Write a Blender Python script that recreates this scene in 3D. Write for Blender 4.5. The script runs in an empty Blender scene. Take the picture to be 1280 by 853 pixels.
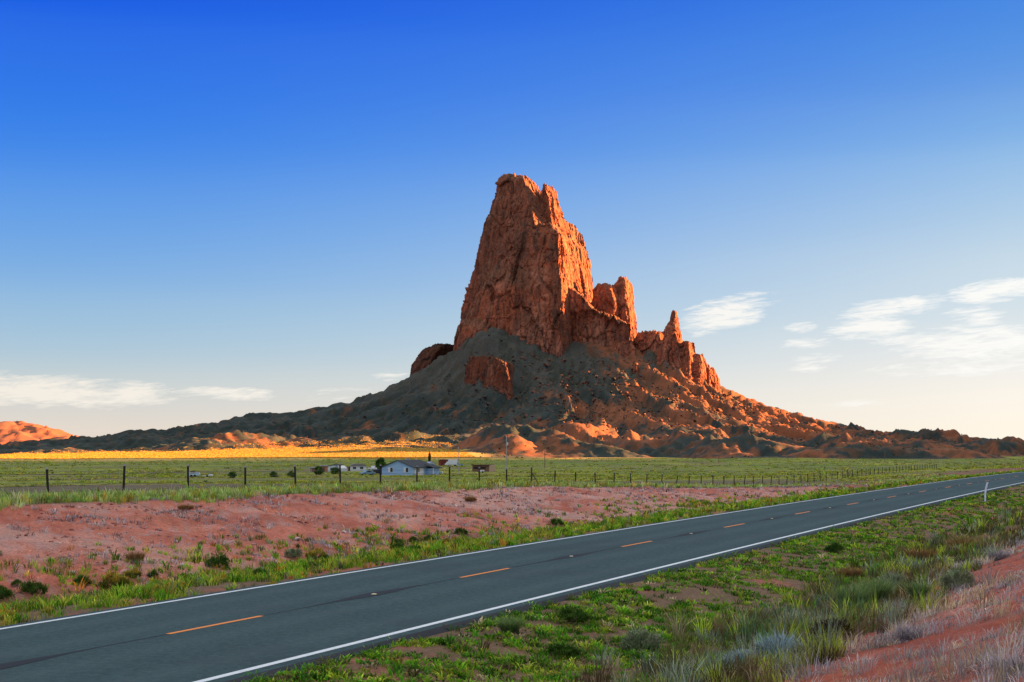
import bpy, bmesh, math, random
import numpy as np
from mathutils import Vector, Matrix, noise as mnoise
R = math.radians
random.seed(7)
rng = np.random.default_rng(11)
scene = bpy.context.scene
col = scene.collection

# ------------------------------------------------------------------ camera
F = 1858.0                    # focal length in pixels of a 1280 wide frame
HZ = 560.45                   # row of the level line in that frame
CAMZ = 3.5326
cam = bpy.data.cameras.new('camera'); cam_o = bpy.data.objects.new('camera', cam); col.objects.link(cam_o)
cam.sensor_width = 36.0; cam.lens = 36.0 * F / 1280.0
cam.shift_y = (HZ - 426.5) / 1280.0
cam.clip_start = 0.5; cam.clip_end = 60000
cam_o.location = (0, 0, CAMZ); cam_o.rotation_euler = (R(90), 0, 0)
scene.camera = cam_o

# ------------------------------------------------------------------ light
SUN_EL, SUN_BACK = 8.0, 15.0     # degrees: height of the sun, and how far behind the side it stands
sun_dir = Vector((math.cos(R(SUN_BACK)) * math.cos(R(SUN_EL)), math.sin(R(SUN_BACK)) * math.cos(R(SUN_EL)), math.sin(R(SUN_EL))))
sl = bpy.data.lights.new('sun', 'SUN'); so = bpy.data.objects.new('sun', sl); col.objects.link(so)
sl.energy = 5.0; sl.angle = R(0.5); sl.color = (1.0, 0.43, 0.15)
so.rotation_euler = sun_dir.to_track_quat('Z', 'Y').to_euler(); so.location = (300, 0, 200)
scene.view_settings.view_transform = 'Standard'; scene.view_settings.look = 'None'
scene.view_settings.gamma = 1.0; scene.view_settings.use_curve_mapping = False
EXP = 3.1
scene.view_settings.exposure = EXP

class N:
    """small helper round a node tree"""
    def __init__(s, tree): s.t = tree; s.n = tree.nodes; s.l = tree.links
    def add(s, kind, **kw):
        n = s.n.new(kind)
        for k, v in kw.items():
            if k.startswith('i_'):
                key = k[2:]; key = int(key) if key.isdigit() else key.replace('_', ' ')
                n.inputs[key].default_value = v
            else: setattr(n, k, v)
        return n
    def link(s, a, b): s.l.new(a, b)
    def math(s, op, a, b=None, c=None, clamp=False):
        n = s.add('ShaderNodeMath', operation=op, use_clamp=clamp)
        for i, v in enumerate((a, b, c)):
            if v is None: continue
            if isinstance(v, (int, float)): n.inputs[i].default_value = v
            else: s.link(v, n.inputs[i])
        return n.outputs[0]
    def mix(s, fac, a, b, mode='MIX'):
        n = s.add('ShaderNodeMix', data_type='RGBA', blend_type=mode)
        for sock, v in ((n.inputs['Factor'], fac), (n.inputs[6], a), (n.inputs[7], b)):
            if isinstance(v, (int, float)): sock.default_value = v
            elif isinstance(v, tuple): sock.default_value = v if len(v) == 4 else (*v, 1)
            else: s.link(v, sock)
        return n.outputs[2]
    def ramp(s, fac, stops, interp='LINEAR'):
        n = s.add('ShaderNodeValToRGB'); cr = n.color_ramp; cr.interpolation = interp
        while len(cr.elements) < len(stops): cr.elements.new(0.5)
        for e, (p, c) in zip(cr.elements, stops):
            e.position = p; e.color = (*c, 1) if not isinstance(c, (int, float)) else (c, c, c, 1)
        s.link(fac, n.inputs[0]); return n.outputs[0]
    def noise(s, vec, scale, detail=4, rough=0.55, out=0, dist=0.0):
        n = s.add('ShaderNodeTexNoise'); n.inputs['Scale'].default_value = scale; n.inputs['Detail'].default_value = detail
        n.inputs['Roughness'].default_value = rough; n.inputs['Distortion'].default_value = dist
        if vec is not None: s.link(vec, n.inputs['Vector'])
        return n.outputs[out]

def build_world():
    w = bpy.data.worlds.new('World'); scene.world = w; w.use_nodes = True
    k = N(w.node_tree); k.n.clear()
    out = k.add('ShaderNodeOutputWorld'); bg = k.add('ShaderNodeBackground'); k.link(bg.outputs[0], out.inputs[0])
    bg.inputs[1].default_value = 0.12
    sky = k.add('ShaderNodeTexSky', sky_type='NISHITA', sun_disc=False)
    sky.sun_elevation = R(SUN_EL); sky.sun_rotation = R(90 - SUN_BACK); sky.altitude = 1700; sky.air_density = 1.0; sky.dust_density = 0.6; sky.ozone_density = 2.0
    tc = k.add('ShaderNodeTexCoord'); sep = k.add('ShaderNodeSeparateXYZ'); k.link(tc.outputs['Generated'], sep.inputs[0])
    el = k.math('MULTIPLY', k.math('ARCSINE', sep.outputs[2]), 180 / math.pi)
    az = k.math('MULTIPLY', k.math('ARCTAN2', sep.outputs[0], sep.outputs[1]), 180 / math.pi)
    # clear desert air at dusk: the blue deepens quickly above a pale horizon
    g = k.math('DIVIDE', el, 40.0, clamp=True)
    wr = k.math('POWER', k.math('MULTIPLY_ADD', az, 1 / 37.0, 0.5, clamp=True), 1.6)
    tint = k.mix(wr, k.ramp(g, SKY_AWAY, 'CARDINAL'), k.ramp(g, SKY_SUNWARD, 'CARDINAL'))
    base = k.mix(SKY_MIX, sky.outputs[0], tint)
    # wisps of cloud low in the sky
    cv = k.add('ShaderNodeCombineXYZ'); k.link(az, cv.inputs[0]); k.link(k.math('MULTIPLY_ADD', az, -0.5, k.math('MULTIPLY', el, 6.5)), cv.inputs[1])
    n1 = k.noise(cv.outputs[0], 0.55, 7, 0.58, dist=0.6)
    n2 = k.noise(cv.outputs[0], 2.2, 5, 0.6)
    dens = None
    for (a0, e0, ra, re, tilt, amt) in CLOUDS:
        da = k.math('SUBTRACT', az, a0); de = k.math('SUBTRACT', k.math('SUBTRACT', el, e0), k.math('MULTIPLY', da, tilt))
        q = k.math('ADD', k.math('POWER', k.math('ABSOLUTE', k.math('DIVIDE', da, ra)), 2.0), k.math('POWER', k.math('ABSOLUTE', k.math('DIVIDE', de, re)), 2.0))
        m = k.math('MULTIPLY', k.math('SUBTRACT', 1.0, q, clamp=True), amt)
        dens = m if dens is None else k.math('MAXIMUM', dens, m)
    nn = k.math('MULTIPLY_ADD', n1, 2.4, -1.2); nn = k.math('ADD', nn, k.math('MULTIPLY_ADD', n2, 1.2, -0.6))
    cl = k.math('ADD', k.math('MULTIPLY', dens, 1.1), nn); cl = k.math('SUBTRACT', cl, 0.36)
    cl = k.math('MULTIPLY', k.math('MULTIPLY', cl, 1.3, clamp=True), k.math('MULTIPLY', dens, 3.0, clamp=True))
    ccol = k.mix(k.math('MULTIPLY_ADD', az, 1 / 40.0, 0.5, clamp=True), CLOUD_L, CLOUD_R)
    fin = k.mix(k.math('MULTIPLY', cl, 0.92), base, ccol)
    k.link(fin, bg.inputs[0])

S0 = 1 / 0.12 / 2 ** EXP                # scene-linear value that shows as white
def sv(r, g, b):                         # a display colour as a background value
    f = lambda c: ((c / 255 + 0.055) / 1.055) ** 2.4 if c > 10 else c / 255 / 12.92
    return (f(r) * S0, f(g) * S0, f(b) * S0)
SKY_MIX = 0.985
HIGH_FILL = [(0.55, sv(70, 120, 220)), (0.75, (.80 * S0, .85 * S0, .94 * S0)), (1.0, (1.15 * S0, 1.14 * S0, 1.12 * S0))]  # unseen upper sky, brightened to fill the shaded ground
SKY_AWAY = [(0.0, sv(222, 210, 200)), (.026, sv(217, 209, 202)), (.083, sv(176, 196, 210)), (.153, sv(130, 174, 220)), (.26, sv(68, 136, 228)), (.385, sv(24, 98, 226)), (.44, sv(16, 88, 220))] + HIGH_FILL
SKY_SUNWARD = [(0.0, sv(249, 239, 224)), (.06, sv(242, 235, 228)), (.12, sv(213, 221, 226)), (.19, sv(185, 206, 224)), (.27, sv(138, 180, 225)), (.322, sv(103, 155, 223)), (.385, sv(70, 134, 222))] + HIGH_FILL
CLOUD_L = (*sv(246, 238, 226), 1); CLOUD_R = (*sv(255, 254, 250), 1)
def ce(u, v): return (math.degrees(math.atan2(u - 640, F)), math.degrees(math.atan2(HZ - v, math.hypot(F, u - 640))))
CLOUDS = []
for (u, v, ru, rv, t, a) in [(60, 489, 165, 19, -.04, 1.1), (160, 491, 60, 14, 0, 1.05), (290, 492, 72, 8, -.03, .9), (425, 492, 50, 9, .08, .6), (490, 471, 30, 7, .05, .5),
                             (905, 393, 66, 22, .22, 1.0), (1118, 384, 78, 12, .12, 1.05), (1245, 364, 70, 13, .12, 1.05), (1090, 411, 55, 14, .06, 1.05), (1000, 409, 22, 7, .1, .7), (1010, 429, 40, 7, .03, .8),
                             (1220, 397, 40, 15, -.1, .7), (1235, 428, 120, 20, .03, 1.0), (1160, 424, 90, 7, .02, .9), (1020, 449, 45, 6, .03, .6), (1008, 461, 28, 6, 0, .8), (1200, 458, 110, 12, .02, .8), (1075, 506, 40, 7, .05, .5), (1212, 492, 30, 5, 0, .35)]:
    a0, e0 = ce(u, v); CLOUDS.append((a0, e0, math.degrees(ru / F) * 1.15, math.degrees(rv / F) * 1.3, t, a))
build_world()

# ------------------------------------------------------------------ noise in numpy
_perm = np.random.default_rng(3).permutation(512).astype(np.int64)
_perm = np.concatenate([_perm, _perm, _perm])
_g3 = np.random.default_rng(5).normal(size=(512, 3)); _g3 /= np.linalg.norm(_g3, axis=1)[:, None]
def perlin(x, y, z=None):
    x = np.asarray(x, float); y = np.asarray(y, float)
    z = np.zeros_like(x) + (0.37 if z is None else z)
    xi, yi, zi = np.floor(x).astype(np.int64), np.floor(y).astype(np.int64), np.floor(z).astype(np.int64)
    fx, fy, fz = x - xi, y - yi, z - zi
    u, v, w = (t * t * t * (t * (t * 6 - 15) + 10) for t in (fx, fy, fz))
    out = 0
    for dx in (0, 1):
        for dy in (0, 1):
            for dz in (0, 1):
                h = _perm[(_perm[(_perm[(xi + dx) & 511] + yi + dy) & 511] + zi + dz) & 511]
                g = _g3[h]
                d = g[..., 0] * (fx - dx) + g[..., 1] * (fy - dy) + g[..., 2] * (fz - dz)
                out = out + d * (u if dx else 1 - u) * (v if dy else 1 - v) * (w if dz else 1 - w)
    return out * 1.6
def fbm(x, y, z=None, oct=4, gain=0.5):
    a, f, s = 1.0, 1.0, 0
    for o in range(oct):
        s = s + a * perlin(x * f + 17.3 * o, y * f - 9.1 * o, None if z is None else z * f + 3.7 * o); a *= gain; f *= 2.03
    return s
def ridged(x, y, z=None, oct=4, gain=0.5):
    a, f, s = 1.0, 1.0, 0
    for o in range(oct):
        s = s + a * (1 - np.abs(perlin(x * f + 31.3 * o, y * f + 5.1 * o, None if z is None else z * f - 7.7 * o)) * 1.8); a *= gain; f *= 2.1
    return s
def facets(x, y, z, seed=0):
    """piecewise planar relief: one random height and tilt for each cell"""
    g = np.random.default_rng(seed); T = g.uniform(0, 1, (512, 3)); H = g.uniform(-1, 1, 512); G = g.normal(size=(512, 3)) * .38
    P = np.stack([x, y, z], -1); I = np.floor(P).astype(np.int64); best = np.full(x.shape, 9e9); out = np.zeros_like(best); gap = np.full(x.shape, 9e9)
    for dx in (-1, 0, 1):
        for dy in (-1, 0, 1):
            for dz in (-1, 0, 1):
                J = I + np.array([dx, dy, dz]); h = _perm[(_perm[(_perm[J[..., 0] & 511] + J[..., 1]) & 511] + J[..., 2]) & 511]
                d = P - (J + T[h]); q = (d * d).sum(-1); v = H[h] + (d * G[h]).sum(-1)
                m = q < best; gap = np.where(m, best - q, np.minimum(gap, q - best)); out = np.where(m, v, out); best = np.where(m, q, best)
    return out, gap
def sstep(a, b, x):
    t = np.clip((np.asarray(x, float) - a) / (b - a), 0, 1); return t * t * (3 - 2 * t)
def lerp(a, b, t): return a + (b - a) * t

# ------------------------------------------------------------------ objects
def tag(o, label=None, cat=None, group=None, kind=None):
    if label: o['label'] = label
    if cat: o['category'] = cat
    if group: o['group'] = group
    if kind: o['kind'] = kind
    return o
def link_mesh(name, me, mat=None, parent=None):
    o = bpy.data.objects.new(name, me); col.objects.link(o)
    if mat: me.materials.append(mat)
    if parent: o.parent = parent
    return o
def empty(name, loc, rz=0.0, label=None, cat=None, group=None, kind=None):
    o = bpy.data.objects.new(name, None); col.objects.link(o); o.location = loc; o.rotation_euler = (0, 0, rz)
    o.empty_display_size = 0.3
    return tag(o, label, cat, group, kind)
def mesh_np(name, verts, faces, smooth=False, colors=None):
    """faces: (n,3) or (n,4) array, or a list of such arrays"""
    if not isinstance(faces, list): faces = [faces]
    me = bpy.data.meshes.new(name)
    verts = np.ascontiguousarray(verts, np.float32)
    me.vertices.add(len(verts)); me.vertices.foreach_set('co', verts.ravel())
    loops = np.concatenate([f.ravel() for f in faces]).astype(np.int32)
    cnt = np.concatenate([np.full(len(f), f.shape[1]) for f in faces])
    start = np.concatenate([[0], np.cumsum(cnt)[:-1]]).astype(np.int32)
    me.loops.add(len(loops)); me.loops.foreach_set('vertex_index', loops)
    me.polygons.add(len(cnt)); me.polygons.foreach_set('loop_start', start)
    me.update(calc_edges=True)
    me.polygons.foreach_set('use_smooth', np.full(len(cnt), smooth))
    if colors is not None:
        a = me.color_attributes.new('Col', 'FLOAT_COLOR', 'POINT')
        c = np.ones((len(verts), 4), np.float32); c[:, :3] = colors; a.data.foreach_set('color', c.ravel())
    me.validate()
    return me
def grid_faces(nu, nv, wrap=False):
    i = np.arange(nu - 1)[:, None]; j = np.arange(nv if wrap else nv - 1)[None, :]; j2 = (j + 1) % nv
    return np.stack([i * nv + j, (i + 1) * nv + j, (i + 1) * nv + j2, i * nv + j2], -1).reshape(-1, 4)

# ------------------------------------------------------------------ materials
def new_mat(name):
    m = bpy.data.materials.new(name); m.use_nodes = True; k = N(m.node_tree)
    b = k.n['Principled BSDF']; b.inputs['Roughness'].default_value = 0.9; b.inputs['Specular IOR Level'].default_value = 0.2
    return m, k, b
def simple(name, c, rough=0.7, metal=0.0, var=0.12, scale=6.0, spec=0.3):
    m, k, b = new_mat(name)
    tc = k.add('ShaderNodeTexCoord'); n = k.noise(tc.outputs['Object'], scale, 5)
    f = k.math('MULTIPLY_ADD', n, var * 2, 1 - var)
    cc = k.mix(1.0, (*c, 1), f, 'MULTIPLY')
    k.link(cc, b.inputs['Base Color']); b.inputs['Roughness'].default_value = rough; b.inputs['Metallic'].default_value = metal
    b.inputs['Specular IOR Level'].default_value = spec
    return m
def bump(k, b, h, strength, dist=1.0):
    n = k.add('ShaderNodeBump'); n.inputs['Strength'].default_value = strength; n.inputs['Distance'].default_value = dist
    k.link(h, n.inputs['Height']); k.link(n.outputs[0], b.inputs['Normal'])
def earth_mat(name, fine, coarse, bumps, var=0.5, grain=0):
    """vertex-coloured earth with grain at two scales and pebbles"""
    m, k, b = new_mat(name)
    at = k.add('ShaderNodeVertexColor', layer_name='Col'); geo = k.add('ShaderNodeNewGeometry'); p = geo.outputs['Position']
    n1 = k.noise(p, fine, 8, 0.62); n2 = k.noise(p, coarse, 6, 0.6)
    f = k.math('MULTIPLY', k.math('MULTIPLY_ADD', n1, var * 2, 1 - var), k.math('MULTIPLY_ADD', n2, var * 1.2, 1 - var * .6))
    k.link(k.mix(1.0, at.outputs[0], f, 'MULTIPLY'), b.inputs['Base Color'])
    h = k.math('ADD', k.math('MULTIPLY', n1, bumps[0]), k.math('MULTIPLY', n2, bumps[1]))
    if grain:
        vo = k.add('ShaderNodeTexVoronoi'); vo.inputs['Scale'].default_value = grain; k.link(p, vo.inputs['Vector'])
        sp = k.math('MULTIPLY', k.math('LESS_THAN', vo.outputs['Distance'], .26), k.math('GREATER_THAN', k.noise(p, .8, 4), .47))
        sh = k.add('ShaderNodeSeparateColor'); k.link(vo.outputs['Color'], sh.inputs[0])
        base = k.mix(1.0, at.outputs[0], f, 'MULTIPLY'); gcol = k.mix(1.0, base, k.math('MULTIPLY_ADD', sh.outputs[0], 1.3, .45), 'MULTIPLY')
        k.link(k.mix(sp, base, gcol), b.inputs['Base Color']); h = k.math('ADD', h, k.math('MULTIPLY', sp, .03))
    bump(k, b, h, 1.0, 1.0)
    return m, k, b

# ------------------------------------------------------------------ the lie of the land
TH, D0, KC, CV, KH = 0.4167917, 16.77974, 0.0001002, -0.0000452, 0.0065216
def road_xy(s, o):
    a = TH + KC * s / 2; h = TH + KC * s
    return np.sin(a) * s + np.cos(h) * o - math.cos(TH) * D0, np.cos(a) * s - np.sin(h) * o + math.sin(TH) * D0
def road_z(s):
    s = np.asarray(s, float); q = np.clip(s, -150, 230)
    return KH * q + CV * q * q / 2 + np.where(s > 230, (s - 230) * -0.0037, 0) + np.where(s < -150, (s + 150) * 0.0133, 0) * 0.3
def so_of(x, y):
    x = np.asarray(x, float); y = np.asarray(y, float)
    s = (x + math.cos(TH) * D0) * math.sin(TH) + (y - math.sin(TH) * D0) * math.cos(TH)
    o = np.zeros_like(s)
    for _ in range(3):
        cx, cy = road_xy(s, 0 * s); h = TH + KC * s
        ds = (x - cx) * np.sin(h) + (y - cy) * np.cos(h); o = (x - cx) * np.cos(h) - (y - cy) * np.sin(h)
        s = s + ds
    return s, o
_pr = np.array([0, 60, 100, 150, 250, 440, 800, 1500, 3000, 6000, 30000.]); _pz = np.array([1.0, .95, .4, -.7, -2.7, -4.6, -5.6, -6.5, -6, -2, 0.])
_ps = np.array([-400, -50, 45, 66, 99, 122, 155, 232, 420, 700, 2000.]); _pp = np.array([1.6, 1.35, 1.15, 1.0, .72, .1, -.9, -2.4, -2.1, -4, -6.])
def ground_z(x, y):
    x = np.asarray(x, float); y = np.asarray(y, float)
    s, o = so_of(x, y); r = np.hypot(x, y)
    zr = road_z(s); plain = np.interp(r, _pr, _pz); zp = np.interp(s, _ps, _pp)
    nb = fbm(x / 9, y / 9, oct=3); nf = fbm(x / 1.7, y / 1.7, oct=3); nl = fbm(x / 160, y / 160, oct=3)
    bed = zr - 0.14
    # left
    a = -o
    ditch = zr - lerp(0.12, 1.0, sstep(4.3, 13, a))
    w1 = 12.5 + 1.6 * nb
    zl = lerp(ditch, zp, np.clip((a - w1) / (27 - w1), 0, 1) ** 0.8)
    rl = (ridged((s + 1.2 * nb) / 3.4, a / 14, oct=4) - 1.2) * .20
    zl = zl + (0.22 * nb + rl + .07 * nf) * sstep(12, 15, a) * (1 - sstep(25, 28, a)) + 0.05 * nf * sstep(6, 12, a)
    zl = lerp(zl, plain, sstep(38, 110, a))
    # right
    B = np.interp(s, [-400, -60, 0, 50, 90, 140, 260, 2000], [2.6, 2.6, 2.6, 2.3, 1.5, 1.0, .4, 0])
    zv = zr - lerp(0.12, 0.42, sstep(4.3, 8, o))
    zg = zv + B * sstep(8.8, 19.0, o + 0.5 * nb) + 0.05 * nf * sstep(5, 9, o) + 0.10 * nb * sstep(6, 12, o)
    zg = lerp(zg, plain, sstep(40, 200, o))
    z = np.where(o < 0, zl, zg)
    z = np.where(np.abs(o) < 4.05, bed, lerp(bed, z, sstep(4.05, 4.6, np.abs(o))))
    far = sstep(60, 400, np.minimum(np.abs(o), r))
    z = z + nl * lerp(0, 0.5, far) + nl * 1.2 * sstep(600, 1500, r)
    z = z + (30 + 30 * nl) * sstep(7000, 16000, r) * 0
    return z
def gz(x, y): return float(ground_z(np.array([x]), np.array([y]))[0])
def at_px(u, v, ymin=8, ymax=2500):
    """point of the ground along the line of sight through photo pixel (u, v)"""
    Y = np.exp(np.linspace(math.log(ymin), math.log(ymax), 4000)); X = (u - 640) / F * Y
    d = CAMZ - (v - HZ) / F * Y - ground_z(X, Y)
    i = np.argmax(d < 0) if (d < 0).any() else len(Y) - 1
    return float(X[i]), float(Y[i])

RED = np.array([.52, .168, .10]); REDL = np.array([.58, .31, .23]); SOIL = np.array([.19, .115, .062]); GREYD = np.array([.15, .105, .070])
GREEN = np.array([.135, .185, .020]); YGREEN = np.array([.27, .265, .030]); SUNLIT_GOLD = np.array([.52, .33, .075]); TARM = np.array([.03, .032, .035])
def mixc(c, t, d): return c + (np.asarray(d) - c) * np.clip(t, 0, 1)[..., None]
def ground_col(x, y):
    s, o = so_of(x, y); r = np.hypot(x, y); a = -o
    n1 = fbm(x / 6, y / 6, oct=4); n2 = fbm(x / 40, y / 40, oct=4); n3 = fbm(x / 1.2, y / 1.2, oct=3)
    c = np.zeros(x.shape + (3,)) + SOIL
    c = mixc(c, sstep(.1, .6, n1 + .5 * n3) * .8, RED * .75)                         # bare patches among the weeds
    lb = sstep(10.5, 13.5, a + 2.0 * n1) * (1 - sstep(26.5, 28.5, a + .5 * n1)) * (1 - sstep(130, 190, s + 15 * n1))
    rb = sstep(11.0, 12.6, o + .8 * n1) * (1 - sstep(70, 120, s)) * (1 - sstep(60, 120, o))
    redm = mixc(np.zeros(x.shape + (3,)) + RED, sstep(-.15, .5, n1 + .6 * n2) * .75, REDL)
    redm = mixc(redm, sstep(.1, .5, -n1 + .3 * n3) * .5, RED * np.array([.75, .6, .55])); n5 = fbm(x / .5, y / .5, oct=3); redm = mixc(redm, sstep(.05, .5, n5 + .3 * n2) * .5, (.40, .28, .25)); redm = mixc(redm, sstep(.15, .6, -n5) * .45, RED * np.array([.62, .45, .4]))
    c = mixc(c, lb, 0); c = c + redm * np.clip(lb, 0, 1)[..., None]
    c = mixc(c, rb, 0); c = c + (redm * np.array([.82, .68, .64])) * np.clip(rb, 0, 1)[..., None]
    # the plain
    pl = np.maximum(sstep(34, 42, a), sstep(60, 140, o))
    plain = mixc(np.zeros(x.shape + (3,)) + GREEN, sstep(-.35, .55, fbm(x / 90, y / 30, oct=5) + .45 * sstep(230, 300, r) * (1 - sstep(430, 560, r)) - .15), YGREEN)
    plain = mixc(plain, sstep(.15, .5, fbm(x / 50 + 9, y / 16, oct=4)) * .5, (.17, .115, .06))
    plain = mixc(plain, sstep(.25, .55, fbm(x / 90 + 7, y / 45, oct=3)) * .55, GREYD)
    dirt = sstep(120, 150, r + 12 * n1) * (1 - sstep(235, 300, r + 30 * n1)) * (1 - sstep(130, 330, s - a))
    dirt = np.maximum(dirt, sstep(38, 44, a) * (1 - sstep(70, 110, a + 8 * n1)) * (s < 260))
    plain = mixc(plain, dirt * .85, GREYD)
    plain = mixc(plain, sstep(1050, 1350, r + 60 * n2) * (1 - sstep(-40, 240, x + 60 * n2)), SUNLIT_GOLD)  # far sunlit plain: the sun's gold is put into its colour
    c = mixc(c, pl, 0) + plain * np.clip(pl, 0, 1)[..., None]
    c = mixc(c, (1 - sstep(3.7, 3.9, np.abs(o))), TARM)
    return c

def build_ground():
    fov = np.arange(-23, 23.01, 0.085)
    ang = np.concatenate([np.linspace(-180, -60, 25)[1:], np.linspace(-60, -23, 40)[1:-1], fov, np.linspace(23, 60, 40)[1:], np.linspace(60, 180, 25)[1:]])
    rad = np.concatenate([np.exp(np.linspace(math.log(1.2), math.log(500), 470)), np.exp(np.linspace(math.log(505), math.log(40000), 130))])
    A, Rr = np.meshgrid(np.radians(ang), rad, indexing='ij')
    X, Y = np.sin(A) * Rr, np.cos(A) * Rr
    Z = ground_z(X, Y)
    C = ground_col(X, Y)
    V = np.stack([X, Y, Z], -1).reshape(-1, 3)
    nr = len(rad)
    f = grid_faces(len(ang), nr, False)
    last = np.arange(nr - 1); base = (len(ang) - 1) * nr
    f2 = np.stack([base + last, last, last + 1, base + last + 1], -1)
    V = np.concatenate([V, [[0, 0, gz(0, .3)]]]); C = np.concatenate([C.reshape(-1, 3), [RED]])
    ci = len(V) - 1; i = np.arange(len(ang)); t = np.stack([np.full(len(ang), ci), i * nr, ((i + 1) % len(ang)) * nr], -1)
    me = mesh_np('ground', V, [f[:, ::-1], f2[:, ::-1], t], True, C)
    m, k, b = earth_mat('desert_earth', 9.0, 0.7, (0.10, 0.22), .8, 9.0)
    # pale stones lying on the bare red soil
    o = link_mesh('ground', me, m)
    tag(o, 'desert ground of red soil, weeds and open grassy plain', 'ground', kind='structure')
build_ground()

# ------------------------------------------------------------------ road
def strip(name, s, o0, o1, dz, mat, parent=None, crown=0.0):
    s = np.asarray(s, float); n = 33 if o1 - o0 > 3 else 2
    oo = np.linspace(o0, o1, n); S, O = np.meshgrid(s, oo, indexing='ij')
    x, y = road_xy(S, O); z = road_z(S) + dz - 0.012 * np.abs(O)
    tr = np.exp(-((np.abs(np.abs(O) - 1.8) - .85) / .34) ** 2); C = np.repeat(tr.reshape(-1, 1), 3, 1)
    return link_mesh(name, mesh_np(name, np.stack([x, y, z], -1).reshape(-1, 3), grid_faces(len(s), n), True, C), mat, parent)
def asphalt():
    m, k, b = new_mat('asphalt'); geo = k.add('ShaderNodeNewGeometry'); p = geo.outputs['Position']
    n1 = k.noise(p, 8, 9, .85); n2 = k.noise(p, .5, 5, .6); n3 = k.noise(p, 6, 4, .6)
    c = k.ramp(n1, [(.30, (.008, .020, .021)), (.46, (.032, .062, .061)), (.60, (.054, .100, .098)), (.75, (.15, .20, .195))])
    c = k.mix(k.math('MULTIPLY', n2, .45), c, (.040, .068, .070))
    c = k.mix(1.0, c, k.math('MULTIPLY_ADD', n3, .5, .75), 'MULTIPLY')
    at = k.add('ShaderNodeVertexColor', layer_name='Col'); n4 = k.noise(p, .16, 4, .6)
    c = k.mix(k.math('MULTIPLY', at.outputs[0], k.math('MULTIPLY_ADD', n2, .5, .05), clamp=True), c, (.08, .115, .115))
    c = k.mix(k.math('MULTIPLY', k.math('SUBTRACT', n4, .5, clamp=True), 2.2, clamp=True), c, (.03, .04, .042))
    k.link(c, b.inputs['Base Color']); b.inputs['Roughness'].default_value = .88; bump(k, b, n1, .5, .02)
    return m
def paint(name, c, wear=.4):
    m, k, b = new_mat(name); geo = k.add('ShaderNodeNewGeometry'); p = geo.outputs['Position']
    n = k.noise(p, 9, 7, .75); w = k.ramp(n, [(.36, 0.0), (.52, 1.0)])
    k.link(k.mix(w, k.mix(wear, (*c, 1), (.08, .085, .085, 1)), (*c, 1)), b.inputs['Base Color']); b.inputs['Roughness'].default_value = .7
    return m
def build_road():
    S = np.concatenate([np.arange(-120, 260, 1.0), np.arange(260, 900, 10.0)])
    rd = strip('road', S, -3.92, 3.92, 0.0, asphalt()); tag(rd, 'two-lane asphalt highway with white edge lines and orange dashes', 'road', kind='structure')
    # crumbling asphalt shoulder edge: a real drop of about 0.12 m
    nb = fbm(S / 1.3, S * 0, oct=3); mats = simple('old_tar', (.032, .035, .038), .95, var=.4, scale=12)
    for sg in (-1, 1):
        o0 = sg * (3.92 + 0 * S); o1 = sg * (3.99 + .04 * nb); o2 = sg * (4.12 + .10 * nb)
        V = []
        for oo, dz in ((o0, 0.0), (o1, -.02), (o2, -.10)):
            x, y = road_xy(S, oo); V.append(np.stack([x, y, road_z(S) + dz - .012 * np.abs(oo)], -1))
        V = np.stack(V, 1).reshape(-1, 3); f = grid_faces(len(S), 3)
        link_mesh('road_shoulder', mesh_np('road_shoulder', V, f if sg > 0 else f[:, ::-1], True), mats, rd)
    wl = paint('white_road_paint', (.72, .76, .76), .25); ol = paint('orange_road_paint', (.85, .27, .045), .15)
    strip('edge_line', S, -3.68, -3.54, .004, wl, rd); strip('edge_line', S, 3.53, 3.68, .004, wl, rd)
    PD, DL, SS = 12.19, 3.05, 22.30444
    tarm = simple('crack_sealant', (.010, .012, .012), .8, var=.3, scale=20)
    for n in range(-6, 34):
        s0 = SS + n * PD
        strip('dash', np.linspace(s0, s0 + DL, 8), -.06, .06, .004, ol, rd)
    # a sealed crack along the middle seam
    s = np.arange(-60, 300, .25); w = .018 + .03 * np.clip(fbm(s / 3, s * 0 + 3, oct=3), 0, 1)
    mid = (s - SS - DL) % PD; w = w + .20 * np.exp(-((mid - (PD - DL) / 2) / 1.5) ** 2); off = .02 * fbm(s / 2, s * 0 + 9, oct=3)
    dash = (s - SS) % PD < DL + .1; w = np.where(dash, .0005, w)
    V = []
    for sg in (-1, 1):
        x, y = road_xy(s, off + sg * w); V.append(np.stack([x, y, road_z(s) + .003 - .012 * np.abs(off)], -1))
    link_mesh('sealed_crack', mesh_np('sealed_crack', np.stack(V, 1).reshape(-1, 3), grid_faces(len(s), 2)), tarm, rd)
    bm = bmesh.new()
    bmesh.ops.create_cube(bm, size=1)
    for v in bm.verts:
        v.co.x *= .10; v.co.y *= .10; v.co.z = .018 if v.co.z > 0 else 0
        if v.co.z > 0: v.co.x *= .62; v.co.y *= .8
    me = bpy.data.meshes.new('reflector'); bm.to_mesh(me); bm.free(); me.materials.append(simple('reflector_plastic', (.75, .62, .35), .35))
    for n in range(-2, 12):
        s1 = SS + DL + (PD - DL) / 2 + n * PD
        x, y = road_xy(np.array([s1]), np.array([.02])); o = bpy.data.objects.new('reflector', me); col.objects.link(o); o.parent = rd
        o.location = (x[0], y[0], float(road_z(s1)) + .004); o.rotation_euler = (0, 0, -TH)
build_road()
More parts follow.
